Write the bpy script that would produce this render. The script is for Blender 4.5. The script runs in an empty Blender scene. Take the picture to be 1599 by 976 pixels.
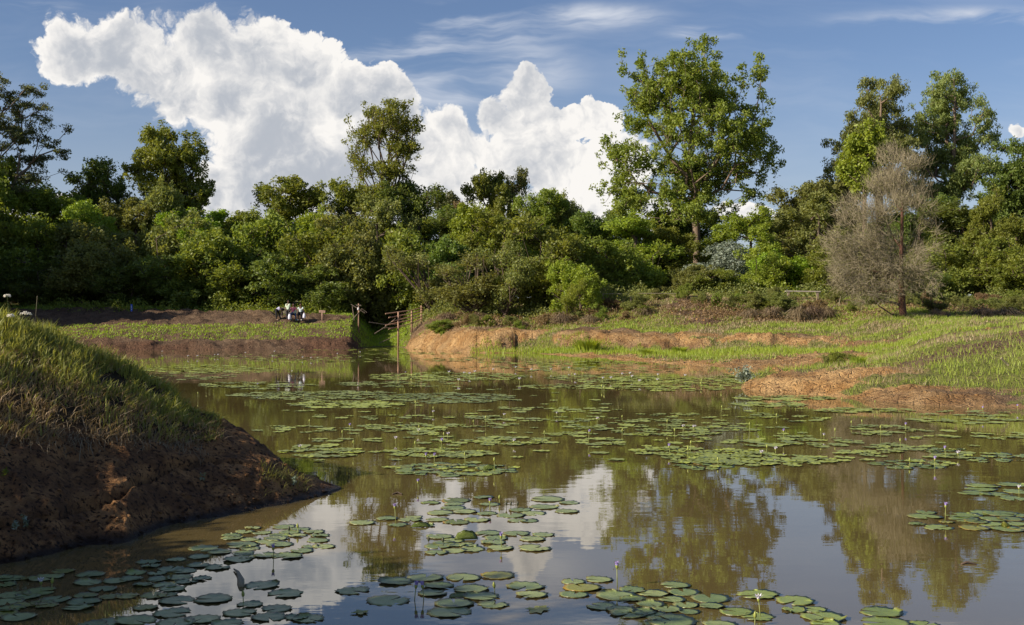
import bpy, bmesh, math, random
import numpy as np
from mathutils import Vector, Matrix, Euler
random.seed(7); RNG = np.random.default_rng(7)
S = bpy.context.scene
COL = S.collection
R = math.radians
# ------------------------------------------------------------------ camera
CAMH, F, HOR, CX = 2.1, 1800.0, 502.0, 799.5       # eye height, focal length in photo pixels, horizon row, centre column
cam_d = bpy.data.cameras.new('camera'); cam = bpy.data.objects.new('camera', cam_d); COL.objects.link(cam)
cam_d.sensor_width = 36; cam_d.lens = F / 1599 * 36; cam_d.clip_end = 20000; cam_d.clip_start = 0.05
cam.location = (0, 0, CAMH); cam.rotation_euler = (R(90) + math.atan(14 / F), 0, 0)
S.camera = cam
# ------------------------------------------------------------------ light
SUN_EL, SUN_AZ = R(27), R(-113)                    # azimuth measured clockwise from +Y (view direction): sun to the left, slightly behind the viewer
SUND = Vector((math.sin(SUN_AZ) * math.cos(SUN_EL), math.cos(SUN_AZ) * math.cos(SUN_EL), math.sin(SUN_EL)))
sd = bpy.data.lights.new('sun', 'SUN'); sun = bpy.data.objects.new('sun', sd); COL.objects.link(sun)
sd.energy = 5.0; sd.angle = R(0.5); sd.color = (1.0, 0.86, 0.68)
sun.rotation_euler = SUND.to_track_quat('Z', 'Y').to_euler(); sun.location = (-60, -10, 40)
S.view_settings.view_transform = 'Standard'; S.view_settings.look = 'None'
S.view_settings.exposure = 0.65; S.view_settings.gamma = 1.0; S.view_settings.use_curve_mapping = False
# ------------------------------------------------------------------ node helpers
class NT:
    def __init__(s, nt): s.nt = nt; s.N = nt.nodes; s.L = nt.links
    def node(s, t, **kw):
        n = s.N.new(t)
        for k, v in kw.items(): setattr(n, k, v)
        return n
    def put(s, sock, v):
        if isinstance(v, bpy.types.NodeSocket): s.L.new(v, sock)
        elif v is not None: sock.default_value = v
    def m(s, op, a, b=None, c=None, clamp=False):
        n = s.node('ShaderNodeMath', operation=op, use_clamp=clamp)
        for i, v in enumerate((a, b, c)): s.put(n.inputs[i], v)
        return n.outputs[0]
    def vm(s, op, a, b=None, c=None, scale=None):
        n = s.node('ShaderNodeVectorMath', operation=op)
        for i, v in enumerate((a, b, c)):
            if v is not None: s.put(n.inputs[i], v)
        if scale is not None: s.put(n.inputs['Scale'], scale)
        return n.outputs['Value'] if op in ('LENGTH', 'DOT_PRODUCT', 'DISTANCE') else n.outputs[0]
    def mix(s, f, a, b, blend='MIX'):
        n = s.node('ShaderNodeMix', data_type='RGBA', blend_type=blend)
        s.put(n.inputs[0], f); s.put(n.inputs[6], a); s.put(n.inputs[7], b); return n.outputs[2]
    def noise(s, vec, scale, detail=4, rough=.55, dist=0, out='Fac', dim='3D'):
        n = s.node('ShaderNodeTexNoise', noise_dimensions=dim); s.put(n.inputs['Vector'], vec); s.put(n.inputs['Scale'], scale)
        n.inputs['Detail'].default_value = detail; n.inputs['Roughness'].default_value = rough; n.inputs['Distortion'].default_value = dist
        return n.outputs[out]
    def ramp(s, f, lo, hi, a=0., b=1., smooth=True):
        n = s.node('ShaderNodeMapRange', interpolation_type='SMOOTHSTEP' if smooth else 'LINEAR')
        for i, v in enumerate((f, lo, hi, a, b)): s.put(n.inputs[i], v)
        return n.outputs[0]
def c4(c): return (c[0], c[1], c[2], 1.0)
# ------------------------------------------------------------------ sky
W = bpy.data.worlds.new('World'); S.world = W; W.use_nodes = True
t = NT(W.node_tree); t.N.clear()
out = t.node('ShaderNodeOutputWorld'); bg = t.node('ShaderNodeBackground'); bg.inputs[1].default_value = 0.058
sky = t.node('ShaderNodeTexSky', sky_type='NISHITA', sun_disc=False, sun_elevation=SUN_EL, sun_rotation=SUN_AZ % (2 * math.pi))
sky.air_density = 1.0; sky.dust_density = 0.6; sky.ozone_density = 2.2
SKYMULT = (1.0, 1.01, 1.16)
co = t.node('ShaderNodeTexCoord').outputs['Generated']
sp = t.node('ShaderNodeSeparateXYZ'); t.put(sp.inputs[0], co)
ay = t.m('MAXIMUM', t.m('ABSOLUTE', sp.outputs[1]), 0.12)
cb = t.node('ShaderNodeCombineXYZ'); t.put(cb.inputs[0], t.m('MULTIPLY', t.m('DIVIDE', sp.outputs[0], ay), 1.8)); t.put(cb.inputs[1], t.m('MULTIPLY', t.m('DIVIDE', sp.outputs[2], ay), 1.8))
p0 = cb.outputs[0]
w1 = t.noise(p0, 9, 3, .5, 0, 'Color', '2D'); w2 = t.noise(p0, 30, 4, .6, 0, 'Color', '2D')
p = t.vm('ADD', p0, t.vm('SCALE', t.vm('SUBTRACT', w1, (.5, .5, .5)), scale=.06))
p = t.vm('ADD', p, t.vm('SCALE', t.vm('SUBTRACT', w2, (.5, .5, .5)), scale=.024))
BLOBS = [(125,78,70,56),(190,75,85,66),(300,150,80,50),(420,250,110,90),(395,330,90,60),(560,260,80,100),(660,240,52,70),(705,290,80,70),(330,300,50,60),(250,110,90,62),(330,75,75,66),(395,82,90,78),(470,105,70,68),(345,155,95,52),(440,190,115,85),
 (490,260,140,100),(405,300,75,75),(555,160,85,60),(603,145,50,48),(615,190,52,60),(600,300,120,95),(705,205,50,36),(700,330,80,60),(500,360,180,50),(840,330,110,40),
 (822,148,40,50),(828,195,68,50),(778,180,28,36),(872,190,50,36),(930,190,38,40),(750,225,80,32),(800,248,95,38),(880,265,95,52),
 (955,262,70,62),(910,325,90,50),(1010,345,60,45),(1584,212,19,14),(355,303,16,8),(1180,335,60,22),(60,330,120,40)]
f = None
for (x, y, a, b) in BLOBS:
    a /= 1000; b /= 1000; cx = (x - CX) / 1000; cy = (HOR - y) / 1000
    d = t.vm('LENGTH', t.vm('MULTIPLY_ADD', p, (1 / a, 1 / b, 0), (-cx / a, -cy / b, 0)))
    f = d if f is None else t.m('SMOOTH_MIN', f, d, .22)
def billow(v):
    n = t.node('ShaderNodeTexVoronoi', feature='F1', voronoi_dimensions='2D'); t.put(n.inputs['Vector'], v); n.inputs['Scale'].default_value = 14
    n.inputs['Detail'].default_value = 4.0; n.inputs['Roughness'].default_value = .62
    return n.outputs['Distance']
n0_ = t.noise(p0, 3.0, 2, .5, dim='2D')
b0 = billow(p); b1 = billow(t.vm('ADD', p, (-.012, .009, 0)))
dens = t.m('SUBTRACT', t.m('ADD', 1.16, t.m('MULTIPLY', t.m('SUBTRACT', .55, b0), .40)), f)
alpha = t.ramp(dens, 0.0, t.m('MULTIPLY_ADD', t.ramp(n0_, .4, .65), .16, .10))
core = t.ramp(dens, .06, .75)
rel = t.m('MULTIPLY', t.m('SUBTRACT', b1, b0), .30)
n0 = t.noise(p0, 5.0, 5, .6, dim='2D'); n1 = t.noise(t.vm('ADD', p0, (-.05, .04, 0)), 5.0, 5, .6, dim='2D')
rel2 = t.m('MULTIPLY', t.m('SUBTRACT', n0, n1), 1.1)
# right-hand heap is whiter than the long grey-bellied one
spp = t.node('ShaderNodeSeparateXYZ'); t.put(spp.inputs[0], p0)
whiter = t.ramp(spp.outputs[0], -.14, -.04)
lowdark = t.ramp(spp.outputs[1], .36, .10)
grey = t.m('MULTIPLY', core, t.m('ADD', t.m('MULTIPLY_ADD', t.ramp(n0, .36, .60), .36, .15), t.m('MULTIPLY', lowdark, .09)))
grey = t.m('MULTIPLY', grey, t.m('SUBTRACT', 1.0, t.m('MULTIPLY', whiter, .55)))
lum = t.m('ADD', t.m('SUBTRACT', .90, grey), t.m('ADD', rel, rel2))
lum = t.m('MINIMUM', t.m('SMOOTH_MAX', lum, .45, .25), 1.0)
ccol = t.mix(t.ramp(lum, .42, .9, smooth=False), (4.9, 5.3, 6.0, 1), (10.6, 10.3, 9.9, 1))
# cirrus
sc = t.vm('MULTIPLY', t.vm('ADD', p0, t.vm('SCALE', w1, scale=.03)), (1.5, 9, 1))
ci = t.ramp(t.noise(sc, 1.6, 5, .58, .25, dim='2D'), .38, .78)
cf = None
for (x, y, a, b) in [(650,88,150,30),(700,45,180,45),(800,115,110,50),(910,25,130,22),(1100,50,70,12),(620,15,100,20),(700,130,130,40),(60,8,60,10),(1500,30,200,20)]:
    a /= 1000; b /= 1000
    d = t.vm('LENGTH', t.vm('MULTIPLY_ADD', p0, (1 / a, 1 / b, 0), (-(x - CX) / 1000 / a, -(HOR - y) / 1000 / b, 0)))
    cf = d if cf is None else t.m('SMOOTH_MIN', cf, d, .3)
ci = t.m('MULTIPLY', ci, t.ramp(cf, 1.35, .3, 0.12, .95))
base = t.mix(1.0, sky.outputs[0], c4(SKYMULT), 'MULTIPLY')
lowv = t.m('MULTIPLY', t.ramp(spp.outputs[1], .45, .05), .45)
base = t.mix(lowv, base, (5.6, 6.0, 7.0, 1))
colr = t.mix(ci, base, (7.8, 8.2, 9.0, 1))
colr = t.mix(t.m('MULTIPLY', alpha, t.ramp(sp.outputs[2], -.01, .02)), colr, ccol)
t.put(bg.inputs[0], colr); t.L.new(bg.outputs[0], out.inputs[0])
W.cycles.sampling_method = 'NONE'
# ------------------------------------------------------------------ numpy noise
def _h(ix, iy, iz, s):
    n = (ix * 374761393 + iy * 668265263 + iz * 2147483647 + s * 1274126177) & 0xffffffff
    n = ((n ^ (n >> 13)) * 1274126177) & 0xffffffff
    return ((n ^ (n >> 16)) & 0xffff) / 65535.0
def vnoise(x, y, z=0., s=0):
    x, y, z = np.broadcast_arrays(np.asarray(x, float), np.asarray(y, float), np.asarray(z, float))
    fx, fy, fz = np.floor(x), np.floor(y), np.floor(z)
    ix, iy, iz = fx.astype(np.int64), fy.astype(np.int64), fz.astype(np.int64)
    u, v, w = x - fx, y - fy, z - fz
    u = u * u * (3 - 2 * u); v = v * v * (3 - 2 * v); w = w * w * (3 - 2 * w)
    r = 0
    for a in (0, 1):
        for b in (0, 1):
            for c in (0, 1):
                r = r + _h(ix + a, iy + b, iz + c, s) * (u if a else 1 - u) * (v if b else 1 - v) * (w if c else 1 - w)
    return r
def fbm(x, y, z=0., o=4, s=0):
    r = 0; a = .5; tot = 0
    for i in range(o):
        r = r + a * vnoise(x, y, z, s + i); tot += a; x, y, z = np.asarray(x) * 2.03 + 17, np.asarray(y) * 2.03 + 5, np.asarray(z) * 2.03; a *= .5
    return r / tot
# ------------------------------------------------------------------ object helpers
def tag(o, label=None, cat=None, group=None, kind=None):
    if label: o['label'] = label
    if cat: o['category'] = cat
    if group: o['group'] = group
    if kind: o['kind'] = kind
    return o
def npmesh(name, V, Fc, mat=None, smooth=False, attrs=None):
    V = np.asarray(V, np.float32).reshape(-1, 3); Fc = np.asarray(Fc, np.int32)
    me = bpy.data.meshes.new(name); k = Fc.shape[1]; n = len(Fc)
    me.vertices.add(len(V)); me.vertices.foreach_set('co', V.ravel())
    me.loops.add(n * k); me.loops.foreach_set('vertex_index', Fc.ravel())
    me.polygons.add(n); me.polygons.foreach_set('loop_start', np.arange(0, n * k, k, dtype=np.int32))
    if smooth: me.polygons.foreach_set('use_smooth', np.ones(n, bool))
    else: me.polygons.foreach_set('use_smooth', np.zeros(n, bool))
    me.update(calc_edges=True)
    for an, av in (attrs or {}).items():
        a = me.attributes.new(an, 'FLOAT', 'POINT'); a.data.foreach_set('value', np.asarray(av, np.float32))
    if mat: me.materials.append(mat)
    return me
def link(name, me, parent=None):
    o = bpy.data.objects.new(name, me); COL.objects.link(o)
    if parent is not None: o.parent = parent
    return o
def empty(name, loc=(0, 0, 0), rz=0):
    o = bpy.data.objects.new(name, None); COL.objects.link(o); o.location = loc; o.rotation_euler = (0, 0, rz); o.empty_display_size = .2
    return o
def P(x, y, D): return Vector(((x - CX) / F * D, D, CAMH - (y - HOR) * D / F))
def bm_obj(name, bm, mat, parent=None, smooth=False):
    me = bpy.data.meshes.new(name); bm.to_mesh(me); bm.free(); me.materials.append(mat)
    if smooth: me.polygons.foreach_set('use_smooth', np.ones(len(me.polygons), bool))
    return link(name, me, parent)
def bm_box(bm, c, s, rot=None, bev=0):
    r = bmesh.ops.create_cube(bm, size=1); vs = r['verts']
    M = Matrix.Translation(c) @ (rot.to_4x4() if rot else Matrix.Identity(4)) @ Matrix.Diagonal((s[0], s[1], s[2], 1))
    bmesh.ops.transform(bm, matrix=M, verts=vs)
    if bev: bmesh.ops.bevel(bm, geom=list({e for v in vs for e in v.link_edges}), offset=bev, segments=1, affect='EDGES')
def tube_arrays(A, B, ra, rb, sides):
    """prisms from points A to B; returns verts, quads"""
    A = np.asarray(A, float); B = np.asarray(B, float); n = len(A); d = B - A
    d /= (np.linalg.norm(d, axis=1, keepdims=True) + 1e-9)
    up = np.where(np.abs(d[:, 2:3]) < .9, [[0, 0, 1.]], [[1., 0, 0]])
    u = np.cross(d, up); u /= (np.linalg.norm(u, axis=1, keepdims=True) + 1e-9); v = np.cross(d, u)
    an = np.arange(sides) * 2 * math.pi / sides
    ring = u[:, None, :] * np.cos(an)[None, :, None] + v[:, None, :] * np.sin(an)[None, :, None]
    V = np.concatenate([A[:, None, :] + ring * np.asarray(ra)[:, None, None], B[:, None, :] + ring * np.asarray(rb)[:, None, None]], 1).reshape(-1, 3)
    i = np.arange(sides); j = (i + 1) % sides
    q = np.stack([i, j, j + sides, i + sides], 1)
    Fq = (q[None] + (np.arange(n) * 2 * sides)[:, None, None]).reshape(-1, 4)
    return V, Fq
def pole(name, pts, rad, mat, parent=None, sides=6):
    """bent tapered pole through pts as one mesh"""
    pts = [Vector(q) for q in pts]; n = len(pts); rad = rad if isinstance(rad, (list, tuple)) else [rad] * n
    bm = bmesh.new(); rings = []
    for i, q in enumerate(pts):
        d = (pts[min(i + 1, n - 1)] - pts[max(i - 1, 0)]).normalized(); qt = d.to_track_quat('Z', 'Y')
        rings.append([bm.verts.new(q + qt @ Vector((math.cos(a) * rad[i], math.sin(a) * rad[i], 0))) for a in [k * 2 * math.pi / sides for k in range(sides)]])
    for a, b in zip(rings, rings[1:]):
        for k in range(sides): bm.faces.new((a[k], a[(k + 1) % sides], b[(k + 1) % sides], b[k]))
    bm.faces.new(rings[0][::-1]); bm.faces.new(rings[-1])
    return bm_obj(name, bm, mat, parent, sides > 5)
# ------------------------------------------------------------------ materials
def mat(name):
    m = bpy.data.materials.new(name); m.use_nodes = True; q = NT(m.node_tree); b = q.N['Principled BSDF']; return m, q, b
def plain(name, col, rough=.7, var=.25, scale=12, bump=.2, metal=0):
    m, q, b = mat(name); tc = q.node('ShaderNodeTexCoord').outputs['Object']
    n = q.noise(tc, scale, 5, .6)
    q.put(b.inputs['Base Color'], q.mix(n, c4([v * (1 - var) for v in col]), c4([min(1, v * (1 + var)) for v in col])))
    b.inputs['Roughness'].default_value = rough; b.inputs['Metallic'].default_value = metal
    bp = q.node('ShaderNodeBump'); bp.inputs['Strength'].default_value = bump; bp.inputs['Distance'].default_value = .02; q.put(bp.inputs['Height'], n); q.put(b.inputs['Normal'], bp.outputs[0])
    return m
def leafmat(name, a, b2, trans=.42, rough=.5, gamma=1.0):
    m, q, b = mat(name); at = q.node('ShaderNodeAttribute', attribute_name='tint').outputs['Fac']
    oi = q.node('ShaderNodeObjectInfo').outputs['Random']
    col = q.mix(at, c4(a), c4(b2))
    hs = q.node('ShaderNodeHueSaturation'); q.put(hs.inputs['Color'], col)
    q.put(hs.inputs['Hue'], q.m('MULTIPLY_ADD', oi, .03, .485)); q.put(hs.inputs['Value'], q.m('MULTIPLY_ADD', oi, .35, .82))
    q.put(b.inputs['Base Color'], hs.outputs[0]); b.inputs['Roughness'].default_value = rough; b.inputs['Specular IOR Level'].default_value = .35
    tr = q.node('ShaderNodeBsdfTranslucent'); q.put(tr.inputs[0], q.mix(1.0, hs.outputs[0], (1.5, 1.35, .6, 1), 'MULTIPLY'))
    mx = q.node('ShaderNodeMixShader'); mx.inputs[0].default_value = trans
    q.L.new(b.outputs[0], mx.inputs[1]); q.L.new(tr.outputs[0], mx.inputs[2]); q.L.new(mx.outputs[0], q.N['Material Output'].inputs[0])
    return m
LM = {
 'dark':   leafmat('leaf_dark_green', (.082, .128, .028), (.18, .24, .048)),
 'mid':    leafmat('leaf_mid_green', (.122, .172, .028), (.26, .305, .05)),
 'olive':  leafmat('leaf_olive', (.135, .165, .045), (.26, .28, .085)),
 'yellow': leafmat('leaf_yellow_green', (0.165, 0.235, 0.026), (0.315, 0.385, 0.052)),
 'bright': leafmat('leaf_bright_green', (0.156, 0.260, 0.021), (0.273, 0.416, 0.039)),
 'blue':   leafmat('leaf_blue_green', (0.075, 0.100, 0.050), (0.156, 0.181, 0.075)),
 'euca':   leafmat('leaf_eucalypt', (0.125, 0.165, 0.045), (0.27, 0.31, 0.10)),
 'silver': leafmat('leaf_silver', (.15, .20, .15), (.30, .36, .29), .2),
 'dry':    leafmat('leaf_dry_brown', (.15, .10, .045), (.28, .20, .10), .25),
}
GR = leafmat('grass_green', (0.180, 0.217, 0.045), (0.345, 0.360, 0.105), .35)
GRB = leafmat('grass_bright', (0.217, 0.319, 0.029), (0.348, 0.450, 0.058), .4)
GRS = leafmat('grass_straw', (0.247, 0.189, 0.111), (0.468, 0.377, 0.234), .2)
GRR = leafmat('grass_meadow', (0.195, 0.262, 0.038), (0.360, 0.420, 0.075), .38)
BARK = plain('bark_grey_brown', (.17, .125, .09), .9, .4, 5, .6)
BARKD = plain('bark_dark', (.085, .06, .045), .9, .4, 6, .6)
BARKR = plain('bark_reddish', (.11, .052, .034), .9, .4, 6, .6)
TWIG = plain('twig_grey', (.235, .205, .135), .9, .35, 3, .3)
WOOD = plain('weathered_wood', (.22, .17, .13), .85, .35, 9, .4)
WOODR = plain('reddish_pole', (.33, .20, .135), .85, .35, 9, .4)
# soil / ground
def soil_nodes(q, scale=1.0):
    tc = q.node('ShaderNodeTexCoord').outputs['Object']
    n1 = q.noise(tc, 1.3 * scale, 7, .65); n2 = q.noise(tc, 9 * scale, 6, .65); n3 = q.noise(tc, 40 * scale, 4, .6)
    return tc, n1, n2, n3
def ground_mat():
    m, q, b = mat('ground_soil_and_grass'); tc, n1, n2, n3 = soil_nodes(q, .7)
    g = q.node('ShaderNodeAttribute', attribute_name='grass').outputs['Fac']; o = q.node('ShaderNodeAttribute', attribute_name='tone').outputs['Fac']
    org = q.mix(q.ramp(n1, .35, .65), (.48, .27, .10, 1), (.68, .45, .21, 1)); org = q.mix(q.ramp(n2, .5, .75), org, (.21, .10, .05, 1))
    vc = q.node('ShaderNodeTexVoronoi', feature='DISTANCE_TO_EDGE'); q.put(vc.inputs['Vector'], q.vm('ADD', q.vm('MULTIPLY', tc, (1, 1, 1.8)), q.vm('SCALE', q.noise(tc, 1.7, 4, .6, 0, 'Color'), scale=1.6))); vc.inputs['Scale'].default_value = .8
    org = q.mix(q.m('MULTIPLY', q.ramp(vc.outputs['Distance'], .04, .0), .55), org, (.13, .06, .03, 1)); org = q.mix(q.ramp(n3, .66, .76), org, (.17, .08, .035, 1))
    brn = q.mix(q.ramp(n1, .35, .65), (.13, .085, .055, 1), (.24, .17, .11, 1)); brn = q.mix(q.ramp(n2, .5, .8), brn, (.065, .042, .03, 1))
    brn = q.mix(q.m('MULTIPLY', o, -1.0, clamp=True), brn, q.mix(q.ramp(n2, .4, .65), (.19, .105, .065, 1), (.09, .052, .034, 1)))  # negative tone: left bank's shade painted into a darker brown
    soil = q.mix(q.m('MAXIMUM', o, 0.0), brn, org)
    grs = q.mix(q.ramp(n2, .3, .7), (.16, .19, .04, 1), (.26, .25, .09, 1)); grs = q.mix(q.ramp(n1, .5, .7), grs, (.27, .22, .12, 1))
    gg = q.ramp(q.m('ADD', g, q.m('MULTIPLY', q.m('SUBTRACT', n2, .5), .7)), .38, .62)
    q.put(b.inputs['Base Color'], q.mix(gg, soil, grs)); b.inputs['Roughness'].default_value = .95; b.inputs['Specular IOR Level'].default_value = .15
    vo = q.node('ShaderNodeTexVoronoi', feature='DISTANCE_TO_EDGE'); q.put(vo.inputs['Vector'], q.vm('ADD', tc, q.vm('SCALE', q.noise(tc, 2, 3, .5, 0, 'Color'), scale=.8))); vo.inputs['Scale'].default_value = 1.6
    hgt = q.m('ADD', q.m('ADD', n2, q.m('MULTIPLY', n3, .5)), q.m('MULTIPLY', q.ramp(vo.outputs['Distance'], 0, .08), .35))
    bp = q.node('ShaderNodeBump'); bp.inputs['Strength'].default_value = 1.0; bp.inputs['Distance'].default_value = .34; q.put(bp.inputs['Height'], hgt); q.put(b.inputs['Normal'], bp.outputs[0])
    return m
def nearsoil_mat():
    m, q, b = mat('near_bank_red_soil'); tc, n1, n2, n3 = soil_nodes(q, 2.2)
    g = q.node('ShaderNodeAttribute', attribute_name='grass').outputs['Fac']
    a = q.mix(q.ramp(n1, .38, .66), (.18, .095, .045, 1), (.50, .27, .11, 1)); a = q.mix(q.ramp(n2, .50, .62), a, (.055, .028, .016, 1))
    pt = q.node('ShaderNodeTexVoronoi'); q.put(pt.inputs['Vector'], q.vm('ADD', tc, q.vm('SCALE', q.noise(tc, 12, 3, .5, 0, 'Color'), scale=.12))); pt.inputs['Scale'].default_value = 11
    a = q.mix(q.ramp(pt.outputs['Distance'], .22, .12), a, (.02, .012, .008, 1))
    a = q.mix(q.m('MULTIPLY', q.ramp(n3, .62, .75), .5), a, (.36, .20, .09, 1))
    sp_ = q.node('ShaderNodeSeparateXYZ'); q.put(sp_.inputs[0], tc)
    wet = q.ramp(sp_.outputs[2], .10, .02)
    a = q.mix(wet, a, (.035, .022, .015, 1))
    gr = q.mix(n2, (.035, .026, .016, 1), (.07, .05, .026, 1))
    q.put(b.inputs['Base Color'], q.mix(q.ramp(g, .35, .65), a, gr)); q.put(b.inputs['Roughness'], q.m('SUBTRACT', .95, q.m('MULTIPLY', wet, .5))); b.inputs['Specular IOR Level'].default_value = .2
    vo = q.node('ShaderNodeTexVoronoi'); q.put(vo.inputs['Vector'], tc); vo.inputs['Scale'].default_value = 11; vo.inputs['Detail'].default_value = 2
    hgt = q.m('ADD', q.m('ADD', n2, q.m('MULTIPLY', n3, .45)), q.m('MULTIPLY', q.ramp(vo.outputs['Distance'], .05, .3), .35))
    bp = q.node('ShaderNodeBump'); bp.inputs['Strength'].default_value = 1.0; bp.inputs['Distance'].default_value = .12; q.put(bp.inputs['Height'], hgt); q.put(b.inputs['Normal'], bp.outputs[0])
    return m
def water_mat():
    m, q, b = mat('muddy_water'); tc = q.node('ShaderNodeTexCoord').outputs['Object']
    n = q.noise(tc, .12, 4, .5)
    q.put(b.inputs['Base Color'], q.mix(q.ramp(n, .3, .7), (.105, .080, .030, 1), (.135, .104, .042, 1)))
    b.inputs['Roughness'].default_value = .012; b.inputs['IOR'].default_value = 1.85
    mp = q.vm('MULTIPLY', tc, (1.0, 2.2, 1.0))
    a = q.noise(mp, 1.4, 3, .5); c = q.noise(mp, 7.0, 2, .5)
    patch = q.ramp(q.noise(tc, .22, 2, .5), .42, .62, .35, 1.0)
    h = q.m('MULTIPLY', q.m('ADD', a, q.m('MULTIPLY', c, .12)), patch)
    bp = q.node('ShaderNodeBump'); bp.inputs['Strength'].default_value = 1.0; bp.inputs['Distance'].default_value = .0017; q.put(bp.inputs['Height'], h); q.put(b.inputs['Normal'], bp.outputs[0])
    return m
def pad_mat(name, a, b2, edge):
    m, q, b = mat(name); tc = q.node('ShaderNodeTexCoord').outputs['Object']
    s_ = q.node('ShaderNodeSeparateXYZ'); q.put(s_.inputs[0], tc)
    ang = q.m('ARCTAN2', s_.outputs[1], s_.outputs[0]); r = q.vm('LENGTH', tc)
    vein = q.ramp(q.m('ABSOLUTE', q.m('SINE', q.m('MULTIPLY', ang, 8.0))), .0, .16, 1, 0)
    oi = q.node('ShaderNodeObjectInfo').outputs['Random']
    n = q.noise(q.vm('ADD', tc, q.vm('SCALE', (3, 7, 1), scale=oi)), 9, 4, .6)
    col = q.mix(q.ramp(q.m('MULTIPLY_ADD', oi, .5, q.m('MULTIPLY', n, .6)), .2, .85), c4(a), c4(b2))
    col = q.mix(q.m('MULTIPLY', vein, .6), col, c4([v * 1.7 for v in b2]))
    col = q.mix(q.m('MULTIPLY', q.ramp(q.m('ADD', r, q.m('MULTIPLY', n, .05)), .145, .175), .75), col, c4(edge))
    n5 = q.noise(q.vm('ADD', tc, q.vm('SCALE', (11, 5, 2), scale=oi)), 26, 3, .6)
    col = q.mix(q.m('MULTIPLY', q.ramp(n5, .64, .70), q.ramp(oi, .3, .9)), col, (.15, .085, .03, 1))
    q.put(b.inputs['Base Color'], col); b.inputs['Roughness'].default_value = .34; b.inputs['Specular IOR Level'].default_value = .5
    bp = q.node('ShaderNodeBump'); bp.inputs['Strength'].default_value = .5; bp.inputs['Distance'].default_value = .006
    q.put(bp.inputs['Height'], q.m('SUBTRACT', n, q.m('MULTIPLY', vein, .6))); q.put(b.inputs['Normal'], bp.outputs[0])
    return m
def farpad_mat():
    m, q, b = mat('lily_pad_far'); at = q.node('ShaderNodeAttribute', attribute_name='tint').outputs['Fac']
    q.put(b.inputs['Base Color'], q.mix(at, (.14, .17, .045, 1), (.36, .42, .06, 1))); b.inputs['Roughness'].default_value = .4
    return m
PADG = pad_mat('lily_pad_green', (.11, .165, .055), (.27, .32, .11), (.14, .12, .05))
PADY = pad_mat('lily_pad_yellowing', (.09, .13, .02), (.24, .24, .03), (.20, .10, .02))
PADL = pad_mat('lily_pad_light', (.12, .17, .035), (.22, .28, .06), (.13, .12, .04))
PADF = farpad_mat()
BUDV = plain('petal_violet', (.35, .27, .62), .5, .2, 30, .05); BUDW = plain('petal_pale', (.70, .66, .80), .5, .1, 30, .05)
BUDG = plain('bud_green', (.26, .30, .06), .5, .3, 20, .05); STEM = plain('stalk_green', (.20, .23, .06), .5, .2, 20, .05)
BUDD = plain('bud_dark', (.05, .055, .03), .5, .3, 20, .05)
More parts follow.
